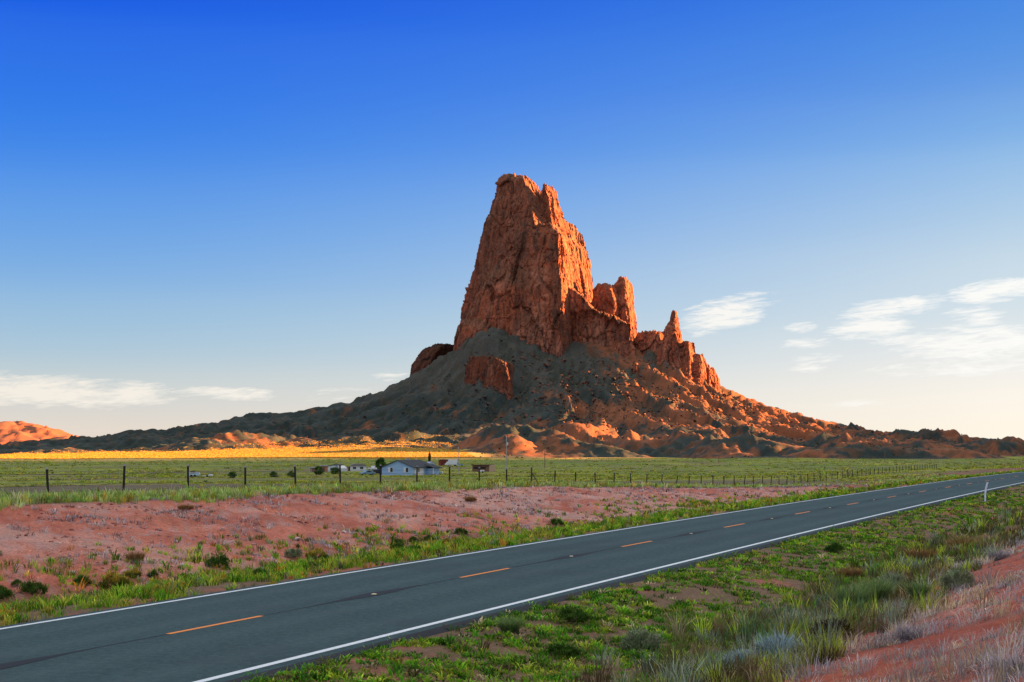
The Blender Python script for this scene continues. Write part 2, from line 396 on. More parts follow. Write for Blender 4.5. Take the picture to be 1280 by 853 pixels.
# ------------------------------------------------------------------ the butte
def px_at(u, v, Y): return ((u - 640) / F * Y, CAMZ + (HZ - v) / F * Y)
def body_rows(bm, rows, Y0, n=40):
    """rows of (v, left, edge, right, half depth, shift): a closed column of rock with a near corner at 'edge'"""
    rows = sorted(rows); rings = []
    for row in rows:
        v, L, E, Rt, b = row[:5]; sh = row[5] if len(row) > 5 else 0
        (xl, z), (xe, _), (xr, _) = px_at(L, v, Y0), px_at(E, v, Y0), px_at(Rt, v, Y0)
        P = [(xl, .15 * b), (lerp(xl, xe, .16), -.42 * b), (lerp(xl, xe, .55), -.74 * b), (xe, -b), (lerp(xe, xr, .6), -.02 * b), (xr, .72 * b), (lerp(xe, xr, .6), b), (lerp(xl, xe, .4), b)]
        rings.append([bm.verts.new((x, Y0 + sh + y, z)) for x, y in P])
    for a, b_ in zip(rings, rings[1:]):
        k = len(a)
        for i in range(k): bm.faces.new((a[i], a[(i + 1) % k], b_[(i + 1) % k], b_[i]))
    bm.faces.new(rings[0][::-1]); bm.faces.new(rings[-1])
def rock_from(name, bodies, voxel, disp, mat, parent, seed=0.0, fq=1.0, shade_tone=1.0):
    bm = bmesh.new()
    for rows, Y0 in bodies: body_rows(bm, rows, Y0)
    bmesh.ops.recalc_face_normals(bm, faces=bm.faces)
    me = bpy.data.meshes.new('raw'); bm.to_mesh(me); bm.free()
    o = bpy.data.objects.new('raw', me); col.objects.link(o)
    md = o.modifiers.new('r', 'REMESH'); md.mode = 'VOXEL'; md.voxel_size = voxel
    dg = bpy.context.evaluated_depsgraph_get(); ev = o.evaluated_get(dg); m2 = bpy.data.meshes.new_from_object(ev)
    bpy.data.objects.remove(o); bpy.data.meshes.remove(me); m2.name = name
    n = len(m2.vertices); co = np.zeros(n * 3, np.float32); m2.vertices.foreach_get('co', co); co = co.reshape(-1, 3).astype(float)
    no = np.zeros(n * 3, np.float32); m2.vertices.foreach_get('normal', no); no = no.reshape(-1, 3).astype(float)
    x, y, z = co.T * fq + seed; A = disp
    wx = x + 6 * perlin(x / 30, y / 30, z / 40); wy = y + 6 * perlin(x / 30 + 9, y / 30, z / 40)
    big = perlin(wx / 40, wy / 40, z / 120) * 4.0                                  # bays and buttresses
    wz = z + 14 * perlin(x / 25, y / 25, z / 50)
    f1, g1 = facets(wx / 27, wy / 27, wz / 105, 1); f2, g2 = facets(wx / 10, wy / 10, wz / 38, 2); f3, g3 = facets(x / 5, y / 5, z / 7, 4)
    flute = f1 * 4.2 + f2 * 1.5 + f3 * .35                                         # panels and blocks split by joints
    crack = -2.4 * np.clip(1 - g1 * 9, 0, 1) * sstep(-.2, .3, perlin(x / 30, y / 30, z / 30)) - np.clip(1 - np.abs(perlin(wx / 16 + 40, wy / 16, z / 120)) * 8, 0, 1) * 2.6
    bed = perlin(x / 90, y / 90, z / 6.0) * .6
    blk = fbm(x / 12, y / 12, z / 12, 3) * .5
    f4, g4 = facets(wx / 15, wy / 15, wz / 21, 9); crag = np.sign(f4) * np.abs(f4) ** .7 * 1.7 * sstep(-.35, .25, perlin(x / 55, y / 55, z / 70)) - 1.6 * np.clip(1 - g4 * 7, 0, 1)
    fin = (ridged(wx / 7, wy / 7, z / 45, 3) - 1.2) * 1.25 + (ridged(x / 3.2, y / 3.2, z / 8, 2) - 1) * .45
    sunny = sstep(.15, .6, no @ np.array(sun_dir))                                   # the evening side is a smoother wall
    d = A * (big * lerp(1, .7, sunny) + (flute + crack + blk) * lerp(1, .7, sunny) + crag * lerp(1, .8, sunny) + bed + fin * lerp(1.4, .7, sunny))
    hor = no.copy(); hor[:, 2] *= .35; d = d * (1 - .6 * np.clip(no[:, 2], 0, 1)); d = np.clip(d, -9, 7)
    co = co + hor * d[:, None] + np.stack([0 * d, 0 * d, 2.5 * A * fbm(x / 6, y / 6, z / 14, 2) + 7.0 * A * (ridged(x / 12, y / 12, z / 60, 2) - 1.0)], -1) * np.clip(no[:, 2], 0, 1)[:, None]
    m2.vertices.foreach_set('co', co.astype(np.float32).ravel())
    # colour of the rock: red-brown stone, pale panels, dark varnish running down from the cracks
    st = perlin(x / 120, y / 120, z / 9); v1 = fbm(wx / 30, wy / 30, z / 70, 4); v2 = fbm(wx / 9, wy / 9, z / 60, 3)
    c = np.zeros((n, 3)) + np.array([.245, .088, .044])
    c = mixc(c, sstep(.0, .55, v1) * .8, (.31, .145, .088)); c = mixc(c, sstep(.05, .5, -v1 + .3 * st) * .75, (.15, .068, .042))
    c = mixc(c, sstep(.1, .5, st) * .45, (.28, .085, .036)); c = mixc(c, sstep(.1, .55, v2) * .65, (.085, .055, .040)); c = mixc(c, np.clip(1 - g1 * 7, 0, 1) * .5, (.075, .045, .033))
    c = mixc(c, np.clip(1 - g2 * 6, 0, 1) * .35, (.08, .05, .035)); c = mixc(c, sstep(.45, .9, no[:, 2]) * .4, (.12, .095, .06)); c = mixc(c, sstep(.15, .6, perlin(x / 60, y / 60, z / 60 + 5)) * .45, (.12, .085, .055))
    c = mixc(c, sstep(190, 120, z / fq) * .4 * (fq < 1.2), (.29, .155, .105)); c = mixc(c, sstep(255, 315, z / fq) * sstep(60, -20, x / fq - 20) * .55 * (fq < 1.2), (.10, .058, .042))  # paler lower walls; shade of the upper left is put into the colour
    c = c * shade_tone * np.array([1.14, 1.0, .93])
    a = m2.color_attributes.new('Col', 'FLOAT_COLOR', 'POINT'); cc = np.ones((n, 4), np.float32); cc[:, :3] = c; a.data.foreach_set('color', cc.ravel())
    m2.polygons.foreach_set('use_smooth', np.zeros(len(m2.polygons), bool)); m2.materials.clear(); m2.update()
    return link_mesh(name, m2, mat, parent)

YC = 2400.0
_ru = np.array([-500, -300, -100, 0, 76, 150, 205, 250, 290, 315, 350, 380, 420, 470, 500, 520, 545, 568, 600, 700, 797, 822, 838, 860, 890, 930, 960, 1000, 1030, 1060, 1100, 1150, 1200, 1280, 1400, 1500, 1700.])
_rv = np.array([564, 560, 553, 551, 544, 537, 533, 525, 518, 511, 510, 508, 500, 489, 475, 464, 450, 436, 428, 428, 418, 416, 423, 442, 470, 492, 503, 515, 522, 527, 538, 541, 545, 549, 552, 558, 564.])
MOUNDS = [  # u, v of the crest, distance, half widths in metres across and along the view
    (604, 421, 2285, 42, 60), (640, 436, 2270, 50, 50),
    (652, 534, 1650, 58, 80), (705, 546, 1620, 55, 55), (745, 556, 1600, 50, 40), (190, 547, 2060, 60, 50), (252, 550, 1900, 62, 45), (322, 543, 1960, 66, 55), (376, 525, 2080, 26, 40),
    (740, 533, 1880, 80, 80), (830, 549, 1740, 70, 60), (905, 553, 1680, 55, 70), (865, 534, 1950, 60, 90), (940, 535, 1960, 70, 80), (985, 553, 1660, 60, 60),
    (1062, 546, 1800, 70, 80), (1040, 561, 1540, 60, 40), (1115, 551, 1720, 60, 60), (1150, 541, 2050, 60, 80), (1205, 545, 2000, 50, 60), (1150, 561, 1550, 90, 40), (1230, 553, 1760, 90, 60), (1330, 548, 1900, 90, 80)]
def talus_z(X, Y):
    u = 640 + X * F / YC
    zr = CAMZ + (HZ - np.interp(u, _ru, _rv)) / F * YC
    zr = zr - 9
    base = -8.0
    W = np.interp(u, [-500, 0, 300, 560, 660, 800, 900, 1100, 1300, 1700], [330, 480, 620, 800, 860, 860, 830, 720, 640, 420])
    p = np.interp(u, [0, 300, 520, 640, 800, 950, 1100], [1.7, 2.0, 2.8, 3.0, 2.5, 2.0, 1.7])
    flat = np.interp(u, [380, 560, 620, 740, 830, 900], [10, 60, 95, 90, 40, 10])
    d = np.abs(YC - Y); t = np.clip((d - flat) / (W - flat), 0, 1.3)
    Z = base + (zr - base) * np.clip(1 - t, 0, 1) ** p - 3.0 * sstep(.8, 1.3, t)
    uu = 640 + X * F / np.maximum(Y, 1); top = np.interp(uu, [-200, 0, 200, 300, 400, 500, 590, 650, 700], [-6.5, -4, 2, 7, 12, 18, 17, 4, -8])
    fan = lerp(-8.6, top, np.clip((Y - 1385) / 520, 0, 1.0)); dl = Z - fan; Z = fan + .5 * (dl + np.sqrt(dl * dl + 9)) - .6
    # gullies running down from the tower
    cx, cy = 95.0, YC; an = np.arctan2(Y - cy, X - cx); rr = np.hypot(X - cx, Y - cy)
    wob = .10 * fbm(X / 130, Y / 130, oct=3)
    g = ridged((an + wob) * 7.0, rr / 520, oct=4, gain=.55) - 1.15
    amp = np.clip(sstep(90, 230, rr) * (1 - sstep(820, 1150, rr)), 0, 1) * np.interp(u, [0, 400, 600, 760, 1100, 1400], [7, 9, 12, 15, 15, 9])
    Z = Z + g * amp * sstep(1.08, .55, t)
    hum = fbm(X / 75, Y / 75, oct=4) + .35 * ridged(X / 46, Y / 46, oct=3) - .4
    Z = Z + hum * np.interp(u, [0, 450, 640, 800, 1300], [3.0, 4, 6, 9, 10]) * lerp(.45, 1, sstep(.35, .7, t)) * sstep(1.02, .7, t) * sstep(.02, .2, t + .02)
    for (mu, mv, my, rx, ry) in MOUNDS:
        mx, mz = px_at(mu, mv, my)
        k = (np.abs(X - mx) < 1.7 * rx + 20) & (np.abs(Y - my) < 1.7 * ry + 20)
        if not k.any(): continue
        x, y = X[k], Y[k]
        wx = x + 15 * fbm(x / 48 + mu, y / 48, oct=3); wy = y + 18 * fbm(x / 48, y / 48 + mv, oct=3)
        q = np.hypot((wx - mx) / rx, (wy - my) / ry); e = sstep(1.4, .15, q); a = np.arctan2(wy - my, wx - mx)
        i = np.argmax(e); need = np.clip(mz - Z[k][i], -4, 30)
        rill = (ridged(a * 2.6 + mu, q * 1.2, oct=4, gain=.6) - 1.25) * sstep(.1, .55, q) * sstep(1.45, .9, q)
        Z[k] += need * e * (1 + .16 * fbm(x / 18, y / 18, oct=4)) + rill * (1.2 + .11 * need)
    # ledges of rock and loose blocks on the steep upper slopes
    steep = sstep(.55, .15, t) * sstep(.0, .06, t)
    Z = Z + steep * (fbm(X / 20, Y / 20, oct=5, gain=.6) * 5.5 + (ridged(X / 13, Y / 13, oct=3) - 1) * 2.0 * np.interp(u, [500, 700], [.5, 1]))
    Z = Z + np.sin((Z / 9 + .9 * fbm(X / 60, Y / 60, oct=3)) * 6.283) * 1.5 * sstep(.62, .4, t) * sstep(-.2, .3, fbm(X / 80 + 4, Y / 80, oct=2))
    Z = Z + (fbm(X / 22, Y / 22, oct=4, gain=.6) * 2.6 + (ridged((an + wob) * 26, rr / 300, oct=3) - 1.1) * 2.2) * sstep(1.02, .8, t)
    return Z, t
def rock_mat(name, fine, coarse, b0, b1, var=.35):
    m, k, b = earth_mat(name, fine, coarse, (b0, b1), var); b.inputs['Roughness'].default_value = .95; return m
def build_butte():
    root = empty('butte', (60, YC, -6), 0, 'towering red rock butte with a steep tower rising from a dark talus cone', 'butte')
    inv = Matrix.Translation((-60, -YC, 6))
    stone, k, b = new_mat('butte_stone'); at = k.add('ShaderNodeVertexColor', layer_name='Col'); geo = k.add('ShaderNodeNewGeometry'); vm = k.add('ShaderNodeVectorMath', operation='MULTIPLY'); vm.inputs[1].default_value = (1, 1, .16); k.link(geo.outputs['Position'], vm.inputs[0])
    s1 = k.noise(vm.outputs[0], .16, 7, .65, dist=.8); s2 = k.noise(geo.outputs['Position'], .22, 6, .65)
    f = k.math('MULTIPLY', k.ramp(s1, [(.30, .45), (.47, .95), (.56, 1.05), (.72, 1.45)]), k.math('MULTIPLY_ADD', s2, 1.1, .45))
    k.link(k.mix(1.0, at.outputs[0], f, 'MULTIPLY'), b.inputs['Base Color']); bump(k, b, k.math('ADD', k.math('MULTIPLY', s1, 1.0), k.math('MULTIPLY', s2, .7)), .3, 1.0); b.inputs['Roughness'].default_value = .95
    slope = rock_mat('butte_talus', .5, .09, .10, .30, .55)
    x = np.arange(-1250, 1250.1, 3.6); y = np.concatenate([np.arange(1350, 2480, 3.4), np.arange(2480, 3150, 9)])
    X, Y = np.meshgrid(x, y, indexing='ij'); Z, t = talus_z(X, Y)
    gx, gy = np.gradient(Z, x, y, edge_order=1); sl = np.hypot(gx, gy)
    n1 = fbm(X / 60, Y / 60, oct=4); n2 = fbm(X / 14, Y / 14, oct=4); u = 640 + X * F / Y
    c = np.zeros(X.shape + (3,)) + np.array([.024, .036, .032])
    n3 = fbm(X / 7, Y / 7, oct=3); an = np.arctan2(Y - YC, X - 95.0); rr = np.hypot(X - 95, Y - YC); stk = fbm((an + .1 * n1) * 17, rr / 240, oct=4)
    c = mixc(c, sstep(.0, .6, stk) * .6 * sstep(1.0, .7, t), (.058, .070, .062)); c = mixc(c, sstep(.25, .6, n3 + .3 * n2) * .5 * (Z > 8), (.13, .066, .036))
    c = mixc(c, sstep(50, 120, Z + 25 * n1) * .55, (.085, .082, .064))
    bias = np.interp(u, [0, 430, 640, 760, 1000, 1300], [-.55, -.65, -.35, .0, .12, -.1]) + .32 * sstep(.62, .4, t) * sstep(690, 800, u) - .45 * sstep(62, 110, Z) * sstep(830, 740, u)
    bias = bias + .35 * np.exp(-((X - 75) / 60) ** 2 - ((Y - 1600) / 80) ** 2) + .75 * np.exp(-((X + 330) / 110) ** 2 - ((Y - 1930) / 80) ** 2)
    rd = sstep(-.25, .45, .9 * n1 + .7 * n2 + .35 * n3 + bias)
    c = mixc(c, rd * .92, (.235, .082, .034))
    c = mixc(c, sstep(.1, .5, n2 - .3 * n1 + .5 * n3) * .6, (.026, .036, .024))
    sun_gold = sstep(.22, .08, sl) * sstep(.35, .75, t) * sstep(-.5, .2, n1 + .4 * n2); c = mixc(c, sun_gold * .7 * sstep(660, 600, u), (.26, .17, .05))  # sunlit gold put into the colour of the gentle slopes
    fan = sstep(.62, .72, t + .06 * n1) * sstep(625, 590, u) * sstep(.16, .10, sl); c = mixc(c, fan, (.50, .32, .075))  # the fan carries the same sunlit gold in its colour
    fg = sstep(.86, 1.0, t) * sstep(600, 720, u) * sstep(.16, .06, sl); c = mixc(c, fg * .8, (.12, .125, .035))
    V = np.stack([X, Y, Z], -1).reshape(-1, 3)
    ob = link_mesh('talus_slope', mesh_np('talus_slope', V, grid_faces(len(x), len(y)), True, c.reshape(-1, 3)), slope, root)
    tower = [
        ([(219, 634, 641, 648, 9), (222, 627, 650, 662, 18), (227, 621, 655, 669, 25), (236, 619, 656, 677, 30), (244, 617, 657, 684, 34), (260, 611, 660, 697, 44), (272, 607, 664, 708, 50), (279, 605, 666, 722, 54), (287, 603, 668, 731, 60), (310, 597, 690, 737, 70), (340, 590, 697, 744, 84), (365, 584, 700, 748, 92), (400, 575, 700, 750, 100), (430, 569, 700, 752, 108), (485, 560, 700, 760, 118)], YC),
        ([(230, 677, 681, 685, 7), (238, 675, 682, 694, 12), (250, 674, 686, 699, 18), (268, 672, 688, 706, 24), (290, 668, 690, 714, 30)], YC - 18),
        ([(234, 686, 690, 694, 5), (250, 684, 691, 700, 12), (290, 682, 694, 712, 20)], YC + 6),
        ([(284, 634, 690, 706, 42), (300, 618, 699, 716, 54), (340, 605, 700, 726, 68), (365, 596, 701, 730, 78), (400, 588, 701, 732, 86), (485, 574, 701, 738, 102)], YC - 34),
        ([(347, 775, 780, 784, 6), (356, 768, 781, 791, 13), (375, 764, 781, 793, 20), (400, 761, 783, 795, 28), (425, 758, 784, 797, 36), (470, 752, 784, 802, 44)], YC - 5),
        ([(356, 748, 758, 765, 10), (361, 742, 762, 774, 20), (378, 738, 766, 780, 32), (440, 730, 768, 786, 44)], YC - 14),
        ([(362, 690, 708, 718, 48), (373, 688, 724, 738, 60), (392, 688, 738, 750, 74), (401, 690, 764, 778, 82), (413, 690, 784, 796, 90), (480, 684, 788, 806, 106)], YC - 30),
        ([(402, 576, 604, 640, 40), (416, 570, 604, 660, 70), (440, 566, 610, 690, 92), (485, 560, 616, 700, 104)], YC - 30)]
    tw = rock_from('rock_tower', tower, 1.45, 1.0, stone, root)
    spire = [
        ([(389, 841, 843, 846, 3.5), (400, 838, 842, 850, 8), (410, 831, 843, 852, 12), (425, 826, 845, 856, 18), (440, 822, 846, 862, 24), (470, 815, 848, 872, 36), (505, 808, 850, 884, 52), (530, 802, 850, 892, 60)], YC - 118),
        ([(428, 852, 860, 868, 9), (448, 848, 860, 875, 20), (480, 840, 860, 884, 34), (535, 832, 858, 898, 62)], YC - 130),
        ([(443, 862, 874, 881, 9), (456, 858, 874, 888, 20), (490, 852, 872, 898, 34), (535, 844, 870, 912, 58)], YC - 122),
        ([(461, 876, 886, 893, 8), (474, 872, 885, 901, 17), (500, 864, 884, 911, 28), (535, 856, 882, 926, 48)], YC - 108),
        ([(415, 798, 822, 831, 14), (432, 788, 826, 840, 30), (470, 770, 832, 852, 56), (515, 758, 836, 860, 76)], YC - 84)]
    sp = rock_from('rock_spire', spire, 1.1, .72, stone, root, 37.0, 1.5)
    crag = [([(454, 793, 795, 798, 4), (470, 790, 795, 803, 9), (500, 785, 796, 812, 16)], YC - 170)]
    rock_from('rock_crag', crag, 1.0, .4, stone, root, 11.0, 2.0)
    outc = [([(446, 586, 612, 622, 14), (454, 582, 632, 641, 24), (475, 579, 636, 645, 32), (515, 570, 642, 654, 46)], YC - 190)]
    rock_from('rock_outcrop', outc, 1.3, .45, stone, root, 71.0, 1.4, .6)  # darker stone: the unlit look of this block is put into its colour
    shoulder = [([(431, 543, 556, 570, 20), (438, 528, 550, 575, 34), (455, 514, 540, 580, 48), (485, 506, 530, 590, 60)], YC + 40)]
    rock_from('rock_shoulder', shoulder, 1.6, .6, stone, root, 53.0, 1.3, .32)  # much darker stone: shade on the shoulder is put into its colour
    # fallen blocks on the slope
    r = np.random.default_rng(21); n = 8000
    bx = r.normal(150, 190, n); by = YC - 110 - np.abs(r.normal(0, 190, n)) - 20; k = (by > 1750) & (by < 2330); bx, by = bx[k], by[k]; n = len(bx)
    fx = np.clip((bx - x[0]) / 3.6, 0, len(x) - 2); ix = fx.astype(int); iy = np.clip(np.searchsorted(y, by) - 1, 0, len(y) - 2)
    bz = Z[ix, iy]; sz = np.clip(r.lognormal(.0, .5, n), .6, 4.0)
    bm = bmesh.new(); bmesh.ops.create_icosphere(bm, subdivisions=1, radius=1); bv = np.array([v.co[:] for v in bm.verts]); bf = np.array([[v.index for v in f.verts] for f in bm.faces]); bm.free()
    q = bv[None] * (1 + .35 * r.normal(size=(n, len(bv), 1))) * sz[:, None, None] * np.array([1.1, 1.0, .8])
    th = r.uniform(0, 6.28, n); cs, sn = np.cos(th)[:, None], np.sin(th)[:, None]
    q = np.stack([q[..., 0] * cs - q[..., 1] * sn, q[..., 0] * sn + q[..., 1] * cs, q[..., 2]], -1) + np.stack([bx, by, bz + sz * .2], -1)[:, None]
    cl = np.repeat(mixc(np.zeros((n, 3)) + np.array([.24, .09, .046]), np.maximum(r.uniform(0, 1, n), sstep(120, -60, bx)), (.055, .052, .042)), len(bv), 0)
    fb = (bf[None] + np.arange(n)[:, None, None] * len(bv)).reshape(-1, 3)
    o = link_mesh('fallen_rocks', mesh_np('fallen_rocks', q.reshape(-1, 3), fb, False, cl), stone, root); o['kind'] = 'stuff'
    # dark scrub growing on the lower slopes
    n = 15000; sx = r.uniform(-1000, 1000, n); sy = r.uniform(1440, 2300, n); gx_ = np.clip((sx - x[0]) / 3.6, 0, len(x) - 2).astype(int); gy_ = np.clip(np.searchsorted(y, sy) - 1, 0, len(y) - 2)
    sz_ = Z[gx_, gy_]; k = (sz_ > ground_z(sx, sy) + .3) & (r.uniform(0, 1, n) < sstep(-.3, .4, fbm(sx / 70, sy / 70, oct=3))) & ~((sz_ < 20) & (640 + sx * F / sy < 600))
    sx, sy, sz_ = sx[k], sy[k], sz_[k]; n = len(sx); q = 4
    P = np.repeat(np.stack([sx, sy, sz_ - .3], -1), q, 0) + r.normal(0, .5, (n * q, 3)) * np.array([1, 1, .1]); cc = np.repeat(pick([((.045, .060, .026), 4), ((.075, .085, .035), 3), ((.10, .095, .045), 1.5)], n, r, .25), q, 0)
    st = Stuff(); st.add(*blades(P, r.uniform(.8, 1.9, n * q), r.uniform(.8, 1.7, n * q), r.uniform(0, 6.28, n * q), r.uniform(.1, .7, n * q), cc, r)); st.build('slope_scrub', LEAF, parent=root)
    for ch in root.children: ch.matrix_parent_inverse = inv

def build_hills():
    m = rock_mat('hill_earth', .2, .03, .1, .5, .3)
    # a low red hill far off on the left
    x = np.arange(-2400, -900, 7.0); y = np.arange(4000, 5300, 10.0); X, Y = np.meshgrid(x, y, indexing='ij')
    prof = np.interp(640 + X * F / 4600, [-140, -60, -20, 20, 45, 76, 110, 150], [552, 538, 531, 529, 533, 542, 553, 562])
    zt = CAMZ + (HZ - prof) / F * 4600 + 6
    Z = -9 + zt * np.exp(-((Y - 4600) / 330) ** 2) + (ridged(X / 110, Y / 110, oct=6, gain=.62) - 1.2) * 15 * np.exp(-((Y - 4600) / 380) ** 2)
    n1 = fbm(X / 90, Y / 90, oct=4); c = np.zeros(X.shape + (3,)) + np.array([.23, .085, .045]); c = mixc(c, sstep(0, .5, n1) * .6, (.13, .075, .05)); c = mixc(c, sstep(7, 1, Z + 3 * n1), (.34, .19, .06))
    o = link_mesh('hill', mesh_np('hill', np.stack([X, Y, Z], -1).reshape(-1, 3), grid_faces(len(x), len(y)), True, c.reshape(-1, 3)), m)
    tag(o, 'low rounded red hill far away at the left end of the plain', 'hill', kind='structure')
    # unseen mesa, shaped so that its evening shadow lies over the road
    x = np.arange(880, 2600, 16.0); y = np.arange(-3200, 3000, 22.0); X, Y = np.meshgrid(x, y, indexing='ij')
    edge = 1180 + 80 * fbm(Y / 330, Y * 0 + 2, oct=4)
    far = 2700 + 70 * fbm(X / 260, X * 0 + 5, oct=3)
    top = np.where(Y > MESA_Y + 70 * fbm(X / 260, X * 0 + 5, oct=3), 145, MESA_H) + 14 * fbm(X / 200, Y / 200, oct=3)
    din = np.minimum(np.minimum(X - edge, 2450 - X), np.minimum(far - Y, Y + 2900))
    Z = -10 + top * (.42 * sstep(-240, 0, din) + .58 * sstep(-25, 45, din + 14 * fbm(X / 40, Y / 40, oct=3)))
    c = np.zeros(X.shape + (3,)) + np.array([.30, .12, .06])
    o = link_mesh('mesa', mesh_np('mesa', np.stack([X, Y, Z], -1).reshape(-1, 3), grid_faces(len(x), len(y)), True, c.reshape(-1, 3)), m)
    tag(o, 'unseen flat-topped red mesa right of the road, shaped to shade it', 'mesa', kind='structure')
MESA_Y, MESA_H = 1800.0, 275.0

# ------------------------------------------------------------------ grass, weeds and scrub
def leaf_mat(name, trans=.3, var=.25):
    m = bpy.data.materials.new(name); m.use_nodes = True; k = N(m.node_tree); k.n.clear()
    out = k.add('ShaderNodeOutputMaterial'); d = k.add('ShaderNodeBsdfDiffuse'); t = k.add('ShaderNodeBsdfTranslucent'); mx = k.add('ShaderNodeMixShader')
    at = k.add('ShaderNodeVertexColor', layer_name='Col'); geo = k.add('ShaderNodeNewGeometry')
    n = k.noise(geo.outputs['Position'], 3.0, 4); c = k.mix(1.0, at.outputs[0], k.math('MULTIPLY_ADD', n, var * 2, 1 - var), 'MULTIPLY')
    k.link(c, d.inputs[0]); k.link(c, t.inputs[0]); mx.inputs[0].default_value = trans
    k.link(d.outputs[0], mx.inputs[1]); k.link(t.outputs[0], mx.inputs[2]); k.link(mx.outputs[0], out.inputs[0]); return m
LEAF = leaf_mat('leaves', .3); STRAW = leaf_mat('dry_stalks', .2)
def blades(base, h, w, az, lean, colr, r=None, kink=.35):
    """bent five-point leaves: (vertices, [quads, tris], colours)"""
    r = r or rng; n = len(base); dx, dy = np.cos(az), np.sin(az); pa = az + 1.57 + r.normal(0, .5, n); px, py = np.cos(pa), np.sin(pa)
    def pt(f, ww, sgn):
        l = lean * h * (f ** 2) ; zz = h * f * np.sqrt(np.clip(1 - (lean * f * .8) ** 2, .05, 1))
        return np.stack([base[:, 0] + dx * l + sgn * px * ww * w / 2, base[:, 1] + dy * l + sgn * py * ww * w / 2, base[:, 2] + zz], -1)
    V = np.stack([pt(0, .7, -1), pt(0, .7, 1), pt(.55, 1, 1), pt(.55, 1, -1), pt(1, 0, 1)], 1)
    i = np.arange(n)[:, None] * 5
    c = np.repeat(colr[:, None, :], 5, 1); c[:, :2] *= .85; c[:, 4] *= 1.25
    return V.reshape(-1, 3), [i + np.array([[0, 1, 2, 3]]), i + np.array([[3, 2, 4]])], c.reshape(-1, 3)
class Stuff:
    def __init__(s): s.V, s.Q, s.T, s.C, s.n = [], [], [], [], 0
    def add(s, V, F, C):
        for f in F: (s.Q if f.shape[1] == 4 else s.T).append(f + s.n)
        s.V.append(V); s.C.append(C); s.n += len(V)
    def build(s, name, mat, label=None, cat=None, parent=None, kind='stuff'):
        F = ([np.concatenate(s.Q)] if s.Q else []) + ([np.concatenate(s.T)] if s.T else [])
        o = link_mesh(name, mesh_np(name, np.concatenate(s.V), F, False, np.concatenate(s.C)), mat, parent)
        return tag(o, label, cat, kind=kind)
def in_view(x, y, z, m=60):
    yy = np.maximum(y, .5); u = 640 + F * x / yy; v = HZ + (CAMZ - z) * F / yy
    return (y > 2.2) & (u > -m - 320) & (u < 1280 + m + 420) & (v < 853 + m + 500)
def pick(pal, n, r=None, jit=.22):
    r = r or rng; c = np.array([p[0] for p in pal]); w = np.array([p[1] for p in pal], float)
    i = r.choice(len(pal), n, p=w / w.sum()); return c[i] * (1 + jit * r.normal(size=(n, 1))).clip(.4, 1.8)
PXM = 1280 / 1024 / F
def tufts(st, cx, cy, per, rad, h, w, lean, pal, r=None, lod=.8):
    """a tuft at every (cx, cy): blades fanning out of a small patch, one colour family for each"""
    n = len(cx)
    if not n: return
    cz = ground_z(cx, cy); ok = in_view(cx, cy, cz); cx, cy = cx[ok], cy[ok]; n = len(cx)
    if not n: return
    tc = pick(pal, n, jit=.32); th = rng.uniform(*h, n) * rng.lognormal(0, .2, n)
    k = per; X = np.repeat(cx, k); Y = np.repeat(cy, k); a = rng.uniform(0, 6.283, n * k); rr = np.repeat(rng.uniform(.6, 1.3, n), k) * rad * np.sqrt(rng.uniform(0, 1, n * k))
    bx, by = X + np.cos(a) * rr, Y + np.sin(a) * rr; bz = ground_z(bx, by) - .01
    hh = np.repeat(th, k) * rng.uniform(.45, 1.1, n * k) * (1.1 - .5 * rr / (rad * 1.3)); ww = np.maximum(rng.uniform(*w, n * k), lod * PXM * np.hypot(bx, by))
    c = np.repeat(tc, k, 0) * (1 + .16 * rng.normal(size=(n * k, 1))).clip(.5, 1.6)
    st.add(*blades(np.stack([bx, by, bz], -1), hh, ww, a + rng.normal(0, .5, n * k), rng.uniform(*lean, n * k), c))
def scatter(s0, s1, o0, o1, dens, mask=None):
    n = int((s1 - s0) * (o1 - o0) * dens); s = rng.uniform(s0, s1, n); o = rng.uniform(o0, o1, n); x, y = road_xy(s, o)
    if mask is not None:
        k = mask(x, y, s, o); x, y = x[k], y[k]
    return x, y
def prob(p): return rng.uniform(0, 1, np.shape(p)) < p

G1, G2, G3 = (.10, .29, .018), (.23, .43, .026), (.42, .50, .045)
OL, BR, GG = (.17, .175, .05), (.17, .115, .055), (.26, .31, .20)
YG, YE, ORG, ST = (.36, .34, .045), (.56, .42, .07), (.58, .22, .03), (.56, .44, .25)
LV, PALE, BLU = (.40, .36, .36), (.54, .49, .43), (.24, .30, .30)
build_butte(); build_hills()
def clump(x, y, sc, sd=0.0): return fbm(x / sc + sd, y / sc - sd, oct=3)

